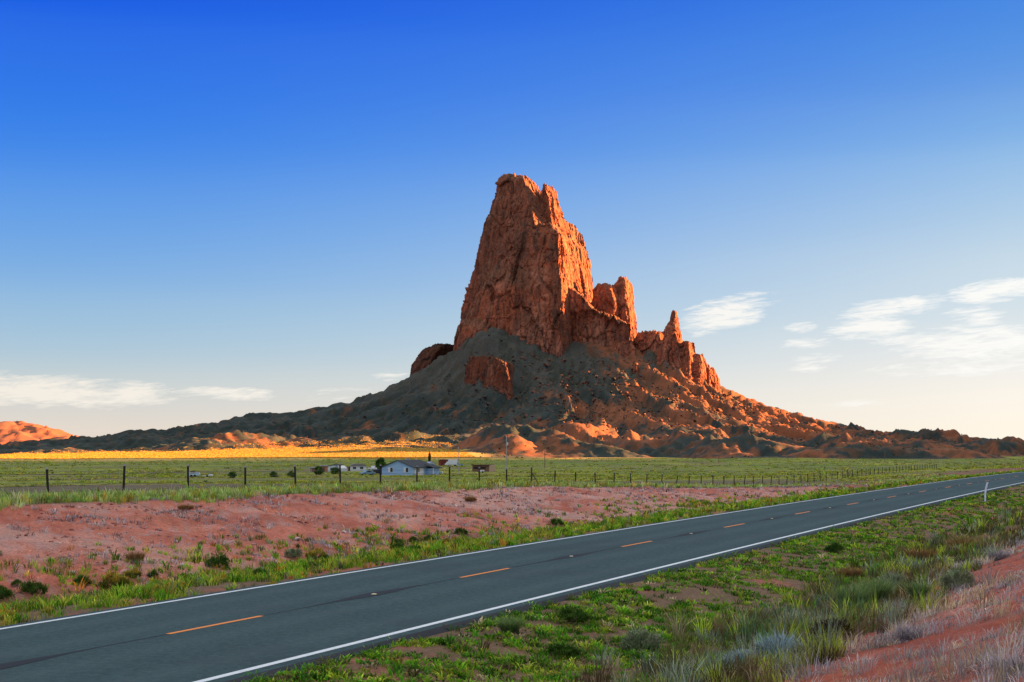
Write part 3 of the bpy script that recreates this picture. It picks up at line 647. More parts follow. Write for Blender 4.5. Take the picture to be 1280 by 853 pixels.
def build_verges():
    w = Stuff()
    def m1(x, y, s, o): return prob(sstep(-.62, .05, clump(x, y, .9) + .35 * clump(x, y, 4, 3)) * (1 - .85 * sstep(8.2, 10.5, o + .6 * clump(x, y, 4))) * (1 + .8 * sstep(4.5, 4.1, o)))
    pal = [((.06, .16, .02), 4), (G1, 4), (G2, 4), (G3, 1.5), (OL, 1.5), (YG, 1.0), (BR, .6), (ST, .3)]
    for s0, s1, d, per in ((8, 34, 36, 18), (34, 62, 22, 14), (62, 110, 11, 10), (110, 260, 4, 8)):
        tufts(w, *scatter(s0, s1, 3.92, 11.5, d, m1), per, .14, (.07, .19), (.016, .034), (.4, 1.2), pal)
    w.build('verge_weeds', LEAF, 'low bright green weeds covering the near verge beside the road', 'weeds')
    t = Stuff()
    def m2(x, y, s, o): return prob(sstep(-.45, .3, clump(x, y, 2.2, 5)) * sstep(7.6, 9.6, o + .7 * clump(x, y, 4)) * (1 - sstep(11.4, 12.6, o + .5 * clump(x, y, 3))))
    for s0, s1, d, per in ((8, 30, 16, 34), (30, 60, 11, 22), (60, 110, 6, 14), (110, 260, 2.5, 9)):
        tufts(t, *scatter(s0, s1, 7.2, 13.2, d, m2), per, .16, (.22, .55), (.004, .010), (.1, .7), [(OL, 4), (BR, 4), (GG, 1.2), (G3, 2.2), (ST, .5), (G1, 1)])
        tufts(t, *scatter(s0, s1, 8.4, 13.0, d * .12, m2), per * 2, .22, (.35, .65), (.005, .012), (.1, .6), [((.12, .20, .07), 3), (GG, 1.5), (BR, 2)])
    t.build('tall_grass', LEAF, 'tall olive and brown grass along the foot of the red bank', 'grass')
    d = Stuff()
    def m3(x, y, s, o): return prob(sstep(-.2, .5, clump(x, y, 1.8, 9)) * sstep(11.0, 12.2, o) * (1.1 - .5 * sstep(13.5, 16, o)))
    for s0, s1, dn, per in ((4, 22, 26, 20), (22, 50, 19, 15), (50, 110, 9, 10)):
        tufts(d, *scatter(s0, s1, 10.8, 19, dn, m3), per, .14, (.08, .24), (.003, .006), (.3, 1.3), [(LV, 4), (PALE, 3), (ST, 1.8), (BLU, 1.2), ((.30, .27, .22), 1.5)], lod=.55)
        tufts(d, *scatter(s0, s1, 11.2, 19, dn * .12, m3), per * 2, .2, (.25, .42), (.003, .006), (.1, .8), [(PALE, 3), (ST, 3), (LV, 2)], lod=.5)
    d.build('dry_grass', STRAW, 'dry grey and straw grass scattered over the near red bank', 'grass')
    l = Stuff()
    def m4(x, y, s, o):
        a = -o; return prob(sstep(-.5, .2, clump(x, y, 1.6, 2)) * (1 - .95 * sstep(10.0, 17, a + 3.0 * clump(x, y, 5, 4))))
    pl = [(G1, 4), (G2, 5), (G3, 3), (YG, 3), (OL, 2), (YE, 1.0), (ORG, .45), (GG, .6)]
    for s0, s1, dn, per in ((10, 60, 15, 14), (60, 110, 9, 11), (110, 260, 4, 8)):
        tufts(l, *scatter(s0, s1, -18, -4.05, dn, m4), per, .14, (.12, .36), (.010, .022), (.2, .8), pl)
    l.build('roadside_grass', LEAF, 'mixed green and yellow grass on the far verge of the road', 'grass')
    b = Stuff()
    def m5(x, y, s, o): return prob(sstep(-.1, .6, clump(x, y, 3, 8)))
    for s0, s1, dn, per in ((20, 80, 7, 9), (80, 170, 4, 7)):
        tufts(b, *scatter(s0, s1, -28, -12, dn, m5), per, .14, (.12, .3), (.004, .008), (.3, 1.2), [(LV, 5), (PALE, 4), ((.22, .16, .14), 3), (OL, .5), ((.42, .2, .16), 2)], lod=.55)
    b.build('bank_wisps', STRAW, 'sparse grey wisps of dry grass on the long red bank', 'grass')
    g = Stuff()
    def m6(x, y, s, o):
        a = -o; e = clump(x, y, 7, 6); return prob(sstep(26.2, 28.2, a + 1.2 * e) * (1 - sstep(31.5, 34.5, a + e)) * (.4 + .6 * sstep(-.4, .1, clump(x, y, 2.5, 1))))
    for s0, s1, dn, per in ((20, 90, 9, 14), (90, 180, 6, 10), (180, 320, 2, 8)):
        tufts(g, *scatter(s0, s1, -36, -25.5, dn, m6), per, .2, (.26, .58), (.008, .02), (.1, .6), [((.32, .49, .09), 5), ((.42, .52, .17), 4), (YG, 1.8), (YE, 1.4), (ST, .7)])
    g.build('bank_top_grass', LEAF, 'strip of pale green grass along the top of the red bank', 'grass')
    # right hand end of the far verge and the open plain
    p = Stuff()
    def m7(x, y, s, o): return (-o > 35) & prob(sstep(-.3, .5, fbm(x / 60 + 3, y / 24, oct=4) + .3 * clump(x, y, 5)))
    def polar(r0, r1, dn):
        n = int((r1 ** 2 - r0 ** 2) * .5 * .76 * dn); r = np.sqrt(rng.uniform(r0 ** 2, r1 ** 2, n)); a = rng.uniform(-.38, .38, n); return r * np.sin(a), r * np.cos(a)
    pal = [((.28, .36, .04), 4), (YG, 4), ((.37, .40, .055), 4), (YE, .9)]
    for r0, r1, dn, per, h, w, rd in ((70, 150, .8, 12, (.12, .3), (.02, .05), .3), (150, 300, .34, 10, (.2, .45), (.05, .1), .5), (300, 560, .11, 9, (.3, .6), (.1, .25), .8), (560, 1400, .014, 8, (.4, .8), (.3, .7), 1.6)):
        x, y = polar(r0, r1, dn); s, o = so_of(x, y); dirt = sstep(120, 150, y) * (1 - sstep(225, 280, y)) * (1 - sstep(130, 330, s + o))
        k = m7(x, y, s, o) & prob(1 - .85 * dirt); tufts(p, x[k], y[k], per, rd, h, w, (.2, .8), pal)
    p.build('plain_scrub', LEAF, 'yellow-green scrub dotted over the open plain below the butte', 'scrub')
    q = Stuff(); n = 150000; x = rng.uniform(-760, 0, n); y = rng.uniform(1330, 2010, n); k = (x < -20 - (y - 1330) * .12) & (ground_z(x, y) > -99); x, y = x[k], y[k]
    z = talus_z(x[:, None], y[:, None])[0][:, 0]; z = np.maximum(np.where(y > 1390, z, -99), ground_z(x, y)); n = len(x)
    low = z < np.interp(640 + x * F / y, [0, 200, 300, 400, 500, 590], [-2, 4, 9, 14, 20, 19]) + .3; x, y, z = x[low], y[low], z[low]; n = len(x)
    q.add(*blades(np.stack([x, y, z - .1], -1), rng.uniform(.3, .65, n), rng.uniform(1.0, 2.2, n), rng.uniform(0, 6.28, n), rng.uniform(.1, .5, n), pick([((.50, .31, .062), 4), ((.47, .27, .05), 3)], n, jit=.1)))  # blades coloured with the gold of the low sun
    q.build('sunlit_gold_grass', LEAF, 'grass with the gold of the last sun put into its colour along the foot of the butte', 'grass')
    # loose stones
    def stones(name, x, y, sz, pal, label):
        z = ground_z(x, y); k = in_view(x, y, z); x, y, z = x[k], y[k], z[k]; n = len(x)
        bm = bmesh.new(); bmesh.ops.create_icosphere(bm, subdivisions=1, radius=1); bv = np.array([v.co[:] for v in bm.verts]); bf = np.array([[v.index for v in f.verts] for f in bm.faces]); bm.free()
        s_ = np.clip(rng.lognormal(math.log(sz), .5, n), sz * .4, sz * 4)
        qv = bv[None] * (1 + .28 * rng.normal(size=(n, len(bv), 1))) * s_[:, None, None] * np.array([1.15, 1, .7]) + np.stack([x, y, z + s_ * .1], -1)[:, None]
        c = np.repeat(pick(pal, n), len(bv), 0); f = (bf[None] + np.arange(n)[:, None, None] * len(bv)).reshape(-1, 3)
        m, k_, b_ = earth_mat(name, 20, 4, (.01, .01), .3)
        tag(link_mesh(name, mesh_np(name, qv.reshape(-1, 3), f, False, c), m), label, 'stones', kind='stuff')
    def m8(x, y, s, o): return prob(sstep(-.2, .6, clump(x, y, 4, 12)))
    x1, y1 = scatter(15, 110, -27, -11.5, 6, m8); stones('bank_stones', x1, y1, .04, [((.42, .24, .2), 3), ((.3, .12, .09), 4), ((.5, .38, .33), 1.5)], 'pale and red stones strewn over the long red bank')
    x1, y1 = scatter(4, 60, 11.6, 18, 5, m8); stones('near_stones', x1, y1, .018, [((.36, .2, .17), 3), ((.26, .10, .08), 4), ((.42, .3, .27), 1)], 'small stones on the near red bank')
build_verges()

# ------------------------------------------------------------------ shrubs
class MB:
    """collects boxes, tubes and prisms into one mesh"""
    def __init__(s): s.bm = bmesh.new()
    def _m(s, vs, mtx, mi):
        if mtx is not None: bmesh.ops.transform(s.bm, matrix=mtx, verts=vs)
        for f in {f for v in vs for f in v.link_faces}: f.material_index = mi
    def box(s, x0, x1, y0, y1, z0, z1, mtx=None, mi=0):
        vs = bmesh.ops.create_cube(s.bm, size=1)['verts']
        for v in vs: v.co = Vector((lerp(x0, x1, v.co.x + .5), lerp(y0, y1, v.co.y + .5), lerp(z0, z1, v.co.z + .5)))
        s._m(vs, mtx, mi)
    def tube(s, a, b, r0, r1=None, n=8, mi=0):
        a, b = Vector(a), Vector(b); d = b - a; r1 = r0 if r1 is None else r1
        vs = bmesh.ops.create_cone(s.bm, cap_ends=True, segments=n, radius1=r0, radius2=r1, depth=d.length)['verts']
        s._m(vs, Matrix.Translation((a + b) / 2) @ d.to_track_quat('Z', 'Y').to_matrix().to_4x4(), mi)
    def prism(s, pts, y0, y1, mtx=None, mi=0):
        """outline in x-z pushed along y"""
        A = [s.bm.verts.new((x, y0, z)) for x, z in pts]; B = [s.bm.verts.new((x, y1, z)) for x, z in pts]; n = len(pts)
        s.bm.faces.new(A); s.bm.faces.new(B[::-1])
        for i in range(n): s.bm.faces.new((A[i], B[i], B[(i + 1) % n], A[(i + 1) % n]))
        s._m(A + B, mtx, mi)
    def poly(s, pts, mi=0):
        f = s.bm.faces.new([s.bm.verts.new(p) for p in pts]); f.material_index = mi
    def build(s, name, mats, parent=None, bevel=0.0):
        bmesh.ops.recalc_face_normals(s.bm, faces=s.bm.faces)
        if bevel: bmesh.ops.bevel(s.bm, geom=[e for e in s.bm.edges if len(e.link_faces) == 2 and e.calc_face_angle(0) > .5], offset=bevel, segments=2, affect='EDGES', clamp_overlap=True)
        me = bpy.data.meshes.new(name); s.bm.to_mesh(me); s.bm.free()
        for m in (mats if isinstance(mats, (list, tuple)) else [mats]): me.materials.append(m)
        o = bpy.data.objects.new(name, me); col.objects.link(o)
        if parent: o.parent = parent
        return o
def shrub_mesh(seed, kind):
    """foliage and twig meshes of a unit bush, about 1 m wide"""
    r = np.random.default_rng(seed); fo, tw = Stuff(), Stuff()
    if kind in ('dark', 'golden', 'olive', 'hollow'):
        nc = 60; th = r.uniform(0, 6.28, nc); ph = np.arccos(r.uniform(.02, 1, nc)); R_ = r.uniform(.32, .47, nc)
        C = np.stack([R_ * np.sin(ph) * np.cos(th), R_ * np.sin(ph) * np.sin(th), .05 + R_ * np.cos(ph) * 1.15], -1)
        per = 26; P = np.repeat(C, per, 0) + r.normal(0, .055, (nc * per, 3)); P[:, 2] = np.maximum(P[:, 2], .02); n = len(P)
        pal = {'dark': [((.06, .13, .022), 5), ((.10, .18, .03), 3)], 'golden': [((.40, .33, .05), 4), ((.55, .38, .055), 3)], 'olive': [((.25, .30, .15), 4), ((.36, .38, .22), 3)], 'hollow': [((.07, .05, .025), 4), ((.10, .08, .03), 2)]}[kind]
        c = np.repeat(pick(pal, nc, r, .2), per, 0) * (1 + .18 * r.normal(size=(n, 1))).clip(.5, 1.6)
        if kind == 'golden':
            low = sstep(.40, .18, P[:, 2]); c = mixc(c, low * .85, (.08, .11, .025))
        out = np.arctan2(P[:, 1], P[:, 0])
        fo.add(*blades(P, r.uniform(.06, .14, n), r.uniform(.018, .034, n), out + r.normal(0, .7, n), r.uniform(.2, 1.1, n), c, r))
        nt = 26
    elif kind == 'sage':
        n = 1500; a = r.uniform(0, 6.28, n); q = np.sqrt(r.uniform(0, 1, n)); P = np.stack([.30 * q * np.cos(a), .30 * q * np.sin(a), r.uniform(0, .32, n) * (1 - .5 * q)], -1)
        c = pick([((.30, .40, .41), 4), ((.40, .48, .47), 3), ((.22, .29, .23), 2)], n, r, .25)
        fo.add(*blades(P, r.uniform(.14, .34, n), r.uniform(.007, .013, n), a + r.normal(0, .4, n), r.uniform(.3, 1.25, n) * (.5 + q * .6), c, r)); nt = 40
    elif kind == 'grassy':
        n = 1100; a = r.uniform(0, 6.28, n); q = np.sqrt(r.uniform(0, 1, n)); P = np.stack([.16 * q * np.cos(a), .16 * q * np.sin(a), 0 * q], -1)
        c = pick([((.15, .25, .07), 4), ((.21, .28, .10), 3), ((.25, .24, .09), 1)], n, r, .25)
        fo.add(*blades(P, r.uniform(.35, .85, n), r.uniform(.008, .016, n), a + r.normal(0, .4, n), r.uniform(.1, .75, n), c, r)); nt = 6
    elif kind == 'brown':
        n = 800; a = r.uniform(0, 6.28, n); q = np.sqrt(r.uniform(0, 1, n)); P = np.stack([.30 * q * np.cos(a), .34 * q * np.sin(a), r.uniform(0, .3, n) * (1 - .4 * q)], -1)
        c = pick([((.32, .17, .07), 4), ((.42, .22, .08), 2), ((.22, .16, .06), 3)], n, r, .25)
        fo.add(*blades(P, r.uniform(.18, .42, n), r.uniform(.007, .013, n), a + r.normal(0, .5, n), r.uniform(.2, 1.0, n), c, r)); nt = 40
    else:   # 'dead': bare grey stalks
        n = 420; a = r.uniform(0, 6.28, n); q = np.sqrt(r.uniform(0, 1, n)); P = np.stack([.2 * q * np.cos(a), .2 * q * np.sin(a), 0 * q], -1)
        c = pick([((.36, .33, .34), 4), ((.46, .40, .34), 3), ((.27, .27, .29), 2)], n, r, .2)
        fo.add(*blades(P, r.uniform(.2, .6, n), r.uniform(.006, .011, n), a + r.normal(0, .5, n), r.uniform(.1, 1.1, n), c, r)); nt = 20
    a = r.uniform(0, 6.28, nt); P = np.stack([.04 * np.cos(a), .04 * np.sin(a), 0 * a], -1)
    tw.add(*blades(P, r.uniform(.25, .48, nt), r.uniform(.012, .02, nt), a, r.uniform(.3, 1.0, nt), np.repeat(np.array([[.12, .09, .07]]), nt, 0), r))
    F = lambda st: ([np.concatenate(st.Q)], [np.concatenate(st.T)])
    ms = []
    for nm, st in (('foliage', fo), ('branches', tw)):
        me = mesh_np(nm, np.concatenate(st.V), [np.concatenate(st.Q), np.concatenate(st.T)], False, np.concatenate(st.C)); me.materials.append(LEAF); ms.append(me)
    return ms
_sh = {}
def shrub(u, v, wpx, kind, label, name='shrub', group=None, hs=1.0, cat='shrub'):
    x, y = at_px(u, v); z = gz(x, y); sc = wpx * y / F * 1.05
    key = (kind, len(bpy.data.objects) % 3)
    if key not in _sh: _sh[key] = shrub_mesh(100 + len(_sh), kind)
    e = empty(name, (x, y, z - .02), rng.uniform(0, 6.28), label, cat, group); e.scale = (sc, sc, sc * hs)
    for me, nm in zip(_sh[key], ('foliage', 'branches')):
        c = bpy.data.objects.new(nm, me); col.objects.link(c); c.parent = e
    return e
def build_shrubs():
    g1 = 'dark green shrubs along the far verge'
    for u, v, w in ((102, 732, 23), (21, 733, 15), (191, 722, 15), (325, 723, 23), (389, 713, 20), (408, 703, 17), (496, 688, 17), (536, 676, 13), (706, 669, 15), (576, 669, 17), (520, 692, 20), (517, 679, 15)):
        shrub(u, v, w, 'dark', 'small dark green shrub growing in the grass between the far road edge and red bank', group=g1, hs=.8)
    shrub(41, 744, 34, 'dark', 'largest dark green round shrub near the left end of the far verge', hs=.75)
    shrub(2, 750, 30, 'dark', 'dark green round shrub cut by the left end of the photo', hs=.85)
    shrub(273, 710, 30, 'dark', 'wide dark green shrub at the foot of the red bank above the nearest orange dash', hs=.75)
    shrub(496, 684, 17, 'dark', 'small dark green shrub growing in the grass between the far road edge and red bank', group=g1, hs=.9)
    shrub(695, 658, 19, 'dark', 'dark green round shrub alone on bare soil at the thin end of the red bank', hs=.75)
    shrub(144, 736, 36, 'golden', 'largest golden shrub with dark underside at the foot of the red bank', hs=.85)
    shrub(395, 701, 26, 'golden', 'bright yellow topped shrub farther along the foot of the red bank', hs=.9)
    shrub(367, 697, 24, 'olive', 'dark olive shrub beside the yellow topped shrub under the red bank', hs=.8)
    for u, v, w in ((166, 722, 22), (213, 738, 18), (200, 742, 20), (226, 737, 18), (340, 735, 16), (560, 680, 15), (620, 672, 15), (60, 768, 18), (12, 775, 22)):
        shrub(u, v, w, 'golden', 'small yellow shrub in the mixed grass of the far verge', group='small yellow shrubs on the far verge', hs=.8)
    shrub(169, 702, 32, 'brown', 'dry rust-brown shrub alone on the slope of the red bank', hs=.75)
    shrub(588, 628, 20, 'brown', 'dark dry shrub at the top edge of the red bank', hs=.7)
    shrub(232, 638, 26, 'brown', 'dry brown shrub in the pale grass on top of the red bank', hs=.55)
    # right of the road
    shrub(716, 778, 46, 'dark', 'wide dark green shrub amid the low weeds of the near verge', hs=.6)
    shrub(1043, 691, 26, 'dark', 'dark green shrub amid the bright weeds nearest the far bend of the verge', hs=.7)
    shrub(637, 792, 48, 'grassy', 'olive-green tuft of tall grass by a bare patch next to the road', 'grass_clump', hs=.6, cat='grass clump')
    shrub(1198, 738, 44, 'olive', 'grey-green round sage shrub at the edge of the red bank', hs=.95)
    shrub(1040, 806, 62, 'hollow', 'dark brown matted shrub where the tall grass meets the red bank', hs=.8)
    shrub(976, 836, 84, 'sage', 'blue-grey sage shrub with long curved stems at the foot of the near bank', hs=1.15)
    shrub(930, 842, 72, 'sage', 'pale blue-grey sage shrub left of the curved-stem shrub', hs=.9)
    shrub(1013, 826, 40, 'olive', 'grey-olive sage shrub between the blue sage and the red bank', hs=.8)
    shrub(878, 846, 56, 'dead', 'straw-coloured dry grass clump at the bottom of the photo', 'grass_clump', hs=.8, cat='grass clump')
    shrub(1136, 800, 60, 'dead', 'bushy grey dry grass clump alone on the near red bank', 'grass_clump', hs=.8, cat='grass clump')
    shrub(1122, 772, 52, 'dead', 'silvery dry grass clump at the edge of the tall green grass', 'grass_clump', hs=.9, cat='grass clump')
    shrub(1262, 842, 80, 'dead', 'grey dry grass clump in the lower right corner of the photo', 'grass_clump', hs=.7, cat='grass clump')
    shrub(1248, 700, 46, 'dead', 'lavender-grey dry brush on the crest of the near bank', 'grass_clump', hs=.7, cat='grass clump')
    shrub(1095, 756, 60, 'grassy', 'bright green tall grass clump beside the dark brown matted shrub', 'grass_clump', hs=.75, cat='grass clump')
    shrub(1066, 764, 60, 'grassy', 'yellow-green tall grass clump behind the dark brown matted shrub', 'grass_clump', hs=.75, cat='grass clump')
    shrub(1148, 752, 44, 'grassy', 'green grass clump against the bare edge of the red bank', 'grass_clump', hs=.8, cat='grass clump')
    shrub(1118, 736, 40, 'olive', 'grey-green soft shrub in the middle of the brown grass band', hs=.8)
    shrub(1208, 690, 62, 'brown', 'broad rust-brown shrub in the tall grass below the white marker post', hs=.6)
    shrub(1150, 700, 50, 'brown', 'smaller brown shrub among grey-green grass below the far weeds', hs=.6)
    shrub(1062, 722, 44, 'brown', 'dull brown shrub at the edge of the bright green weeds', hs=.6)
    shrub(800, 812, 52, 'olive', 'silver-green sage shrub at the border of weeds and tall grass', hs=.8)
    shrub(702, 820, 48, 'dark', 'dark green leafy weed clump low beside the bare red patch', 'weed_clump', hs=.5, cat='weed')
build_shrubs()

# ------------------------------------------------------------------ fence and marker post
def build_fence():
    rust = simple('weathered_post', (.045, .035, .032), .85, var=.3, scale=30); tip = simple('white_tip', (.45, .45, .43), .6); wire = simple('fence_wire', (.12, .11, .11), .6, .6)
    wood = simple('old_timber', (.09, .065, .05), .9, var=.35, scale=14)
    def pt(n):
        u = (60.5 + 105.2 * n) / (1 + .0757 * n); Y = 73 * (1 + .0757 * n); return (u - 640) / F * Y, Y
    x0, y0 = pt(-4); z0 = gz(x0, y0)
    root = empty('wire_fence', (x0, y0, z0), 0, 'long wire fence on thin dark posts running across the plain behind the bank', 'fence')
    P = []
    pm = MB(); pm.box(-.022, .022, -.006, .006, -.3, 1.35); pm.box(-.006, .006, -.03, .006, -.3, 1.35); pm.box(-.0235, .0235, -.032, .009, 1.35, 1.42, mi=1)
    p0 = pm.build('post', [rust, tip], root, .002); me = p0.data
    for v in me.vertices: v.co.x *= 2.6; v.co.y *= 2.6
    r = random.Random(4)
    for n in range(-4, 68):
        x, y = pt(n); z = gz(x, y)
        if n in (11, 40):
            q = MB(); q.tube((0, 0, -.4), (0, 0, 1.75), .085, .075, 10); o = q.build('corner_post', wood, root); o.location = (x - x0, y - y0, z - z0)
            b = MB(); b.tube((.85, .45, -.05), (.02, .02, 1.25), .04, .04, 8); o2 = b.build('brace', wood, root); o2.location = o.location
        else:
            o = p0 if n == -4 else bpy.data.objects.new('post', me)
            if n != -4: col.objects.link(o); o.parent = root
            o.location = (x - x0, y - y0, z - z0); o.rotation_euler = (r.gauss(0, .02), r.gauss(0, .03) + (.16 if n == 19 else 0), r.uniform(-.3, .3)); s_ = r.uniform(1.06, 1.2); o.scale = (1, 1, s_)
        P.append((x - x0, y - y0, z - z0))
    for h in (.35, .65, .95, 1.22):
        w = MB()
        for a, b in zip(P, P[1:]):
            m = tuple((a[i] + b[i]) / 2 for i in range(3)); m = (m[0], m[1], m[2] + h - .03)
            w.tube((a[0], a[1], a[2] + h), m, .009, .009, 4); w.tube(m, (b[0], b[1], b[2] + h), .009, .009, 4)
        w.build('wire', wire, root)
build_fence()
def build_marker():
    x, y = at_px(1231.5, 628); z = gz(x, y)
    e = empty('marker_post', (x, y, z), -TH + .25, 'slim white plastic marker post, bent at the top, in the weeds beside the road', 'marker post')
    wh = simple('white_plastic', (.82, .85, .86), .5, var=.06); m = MB(); pts = [(0, -.1, 0), (0, .45, .0), (.03, .8, .0), (.085, 1.05, 0), (.15, 1.24, 0)]; W = .052
    L = [(-W + a, h) for a, h, _ in pts]; Rr = [(W + a, h) for a, h, _ in pts]; m.prism(L + Rr[::-1], -.012, .012); o = m.build('blade', wh, e, .003)
    m = MB(); m.prism([(-.028 + .036, .86), (.05 + .05, .86), (.05 + .085, 1.0), (-.02 + .085, 1.0)], -.017, -.0125); m.build('reflective_strip', simple('reflective_film', (.75, .78, .8), .25), e)
build_marker()

# ------------------------------------------------------------------ homestead on the plain
GLASS = simple('dark_glass', (.02, .025, .03), .15, spec=.6); WHITE = simple('white_siding', (.74, .73, .70), .6, var=.08); ROOF = simple('dark_shingle', (.045, .05, .055), .9, var=.25, scale=3)
BLUEW = simple('blue_siding', (.33, .49, .67), .7, var=.08); TIN = simple('dull_metal', (.42, .44, .45), .4, .6); WOODB = simple('brown_boards', (.22, .11, .065), .85, var=.3); RUBBER = simple('rubber', (.02, .02, .02), .9)
BUFF = simple('tan_boards', (.52, .36, .22), .8, var=.15); REDB = simple('red_boards', (.30, .055, .035), .8, var=.2); ORB = simple('orange_boards', (.52, .20, .10), .8, var=.2)
def spot(u, v):
    x, y = at_px(u, v, 100); return x, y, gz(x, y), y / F
def window(par, cx, y, z0, z1, w, shutter=None):
    m = MB(); m.box(cx - w / 2, cx + w / 2, y - .05, y + .02, z0, z1); f = m.build('window', WHITE, par)
    m = MB(); m.box(cx - w / 2 + .09, cx + w / 2 - .09, y - .07, y - .052, z0 + .09, z1 - .09); m.build('pane', GLASS, f)
    if shutter is not None:
        m = MB(); m.box(cx + shutter * w * .28 - w * .22, cx + shutter * w * .28 + w * .22, y - .10, y - .072, z0 + .05, z1 - .05); m.build('curtain', WHITE, f)
def gable(root, W, L, he, hr, wall, roof=ROOF, over=.45):
    """gable end at y=0 facing -y, ridge along y"""
    m = MB(); m.prism([(-W / 2, -.4), (W / 2, -.4), (W / 2, he), (0, hr), (-W / 2, he)], 0, L); m.build('wall', wall, root)
    m = MB(); t = .16; k = (hr - he) / (W / 2); ox = W / 2 + over
    for sg in (-1, 1):
        m.prism([(0, hr + .02), (sg * ox, hr - k * ox + .02), (sg * ox, hr - k * ox + .02 + t), (0, hr + .02 + t * 1.1)], -over, L + over)
    return m.build('roof', roof, root)
def build_house():
    x, y, z, p = spot(497, 594.5)
    r = empty('blue_house', (x, y, z), R(-24), 'light blue single-storey house with a dark gable roof on the plain', 'house')
    W, L, he, hr = 41 * p / math.cos(R(24)), 14.0, 10.0 * p, 18.6 * p
    rf = gable(r, W, L, he, hr, BLUEW); m = MB(); m.box(-.3, .3, 6, 6.6, hr - .3, hr + .7); m.build('chimney', TIN, rf)
    window(r, -W * .22, 0, .9, 2.35, 1.6, -1); window(r, W * .27, 0, .9, 2.35, 1.6, -1)
    m = MB(); m.box(W / 2 + .003, W / 2 + .08, .6, 6.4, -.1, he - .12); m.build('garage_door', WHITE, r)
    m = MB(); m.box(W / 2 + .085, W / 2 + .12, 2.9, 3.6, 1.0, 2.1); m.build('window', GLASS, r)
    m = MB(); m.box(W / 2 + .003, W / 2 + 2.2, 8.4, 12.6, -.2, he - .35); m.build('side_room', BLUEW, r)
    m = MB(); m.prism([(W / 2 - .3, he + .75), (W / 2 + 2.8, he - .25), (W / 2 + 2.8, he - .08), (W / 2 - .3, he + .95)], 7.6, 13.2); m.build('porch_roof', ROOF, r)
    m = MB(); m.box(W / 2 + 2.45, W / 2 + 2.65, 7.8, 8.0, -.2, he - .28); m.build('porch_post', WHITE, r)
    # small white house
    x, y, z, p = spot(448, 589); r = empty('white_house', (x, y, z), R(8), 'small cream house with a low grey roof and two windows left of the blue house', 'house')
    W = 20 * p; m = MB(); m.box(-W / 2, W / 2, 0, 6, -.4, 6.2 * p); m.build('wall', WHITE, r)
    m = MB(); m.prism([(-W / 2 - .4, 6.2 * p), (W / 2 + .4, 6.2 * p), (W * .28, 9.0 * p), (-W * .3, 9.0 * p)], -.35, 6.35); m.build('roof', simple('grey_shingle', (.22, .20, .18), .9), r)
    window(r, -W * .24, 0, 2.2 * p, 5.4 * p, 4.6 * p); window(r, W * .2, 0, 2.2 * p, 5.4 * p, 4.6 * p)
    # white mobile home with round roof
    x, y, z, p = spot(418, 591); r = empty('mobile_home', (x, y, z), R(-12), 'white mobile home with a rounded roof behind two bushes', 'mobile home')
    W = 17 * p; m = MB(); m.prism([(-W / 2, .4), (W / 2, .4), (W / 2, 5.6 * p), (W * .3, 8.2 * p), (0, 9.3 * p), (-W * .36, 9.4 * p), (-W / 2, 7.6 * p)], 0, 7); m.build('body', WHITE, r, .08)
    m = MB(); m.prism([(-W * .52, 8.0 * p), (0, 9.7 * p), (W * .2, 9.4 * p), (W * .2, 9.9 * p), (0, 10.3 * p), (-W * .52, 8.6 * p)], -.3, 7.3); m.build('roof', ROOF, r)
    window(r, -W * .2, -.01, 3 * p, 6 * p, 1.3); m = MB(); m.box(W * .1, W * .1 + .9, -.06, -.005, .5, 2.5); m.build('door', TIN, r)
    x, y, z, p = spot(405, 590); r = empty('orange_shed', (x, y, z), R(6), 'small orange-brown shed left of the mobile home', 'shed')
    m = MB(); m.box(-4.5 * p, 4.5 * p, 0, 3, -.4, 7.2 * p); m.build('wall', ORB, r); m = MB(); m.box(-5.2 * p, 5.2 * p, -.3, 3.3, 7.2 * p + .003, 8.2 * p); m.build('roof', TIN, r); m = MB(); m.box(-.5, .4, -.05, -.004, -.2, 1.7); m.build('door', WOODB, r)
    x, y, z, p = spot(392, 590.5); r = empty('low_shed', (x, y, z), R(4), 'low pinkish-tan shed at the left end of the homestead', 'shed')
    m = MB(); m.box(-4.5 * p, 4.5 * p, 0, 3.5, -.4, 5.2 * p); m.build('wall', simple('pink_boards', (.42, .27, .21), .8, var=.15), r); m = MB(); m.prism([(-5 * p, 5.2 * p + .003), (5 * p, 5.8 * p), (5 * p, 6.4 * p), (-5 * p, 5.9 * p)], -.3, 3.8); m.build('roof', TIN, r); m = MB(); m.box(-.5, .5, -.05, -.004, -.2, 1.5); m.build('door', WOODB, r)
    x, y, z, p = spot(431.5, 589); r = empty('tan_shed', (x, y, z), R(-5), 'low tan shed between the mobile home and the cream house', 'shed')
    m = MB(); m.box(-4 * p, 4 * p, 0, 3, -.4, 4.6 * p); m.build('wall', BUFF, r); m = MB(); m.box(-4.5 * p, 4.5 * p, -.3, 3.3, 4.6 * p + .003, 5.4 * p); m.build('roof', simple('rusty_tin', (.3, .15, .09), .7), r)
    # brown shack with pale end
    x, y, z, p = spot(601, 590); r = empty('brown_shack', (x, y, z), R(-14), 'brown board shack with a pale tan end wall right of the blue house', 'shack')
    W = 22 * p; m = MB(); m.box(-W / 2, W / 2, 0, 5, -.4, 8.2 * p); m.build('wall', WOODB, r); m = MB(); m.prism([(-W / 2 - .4, 7.9 * p), (W / 2 + .2, 8.4 * p), (W / 2 + .2, 9.2 * p), (-W / 2 - .4, 8.7 * p)], -.5, 5.4); m.build('roof', simple('rust_roof', (.13, .06, .04), .9, var=.3), r)
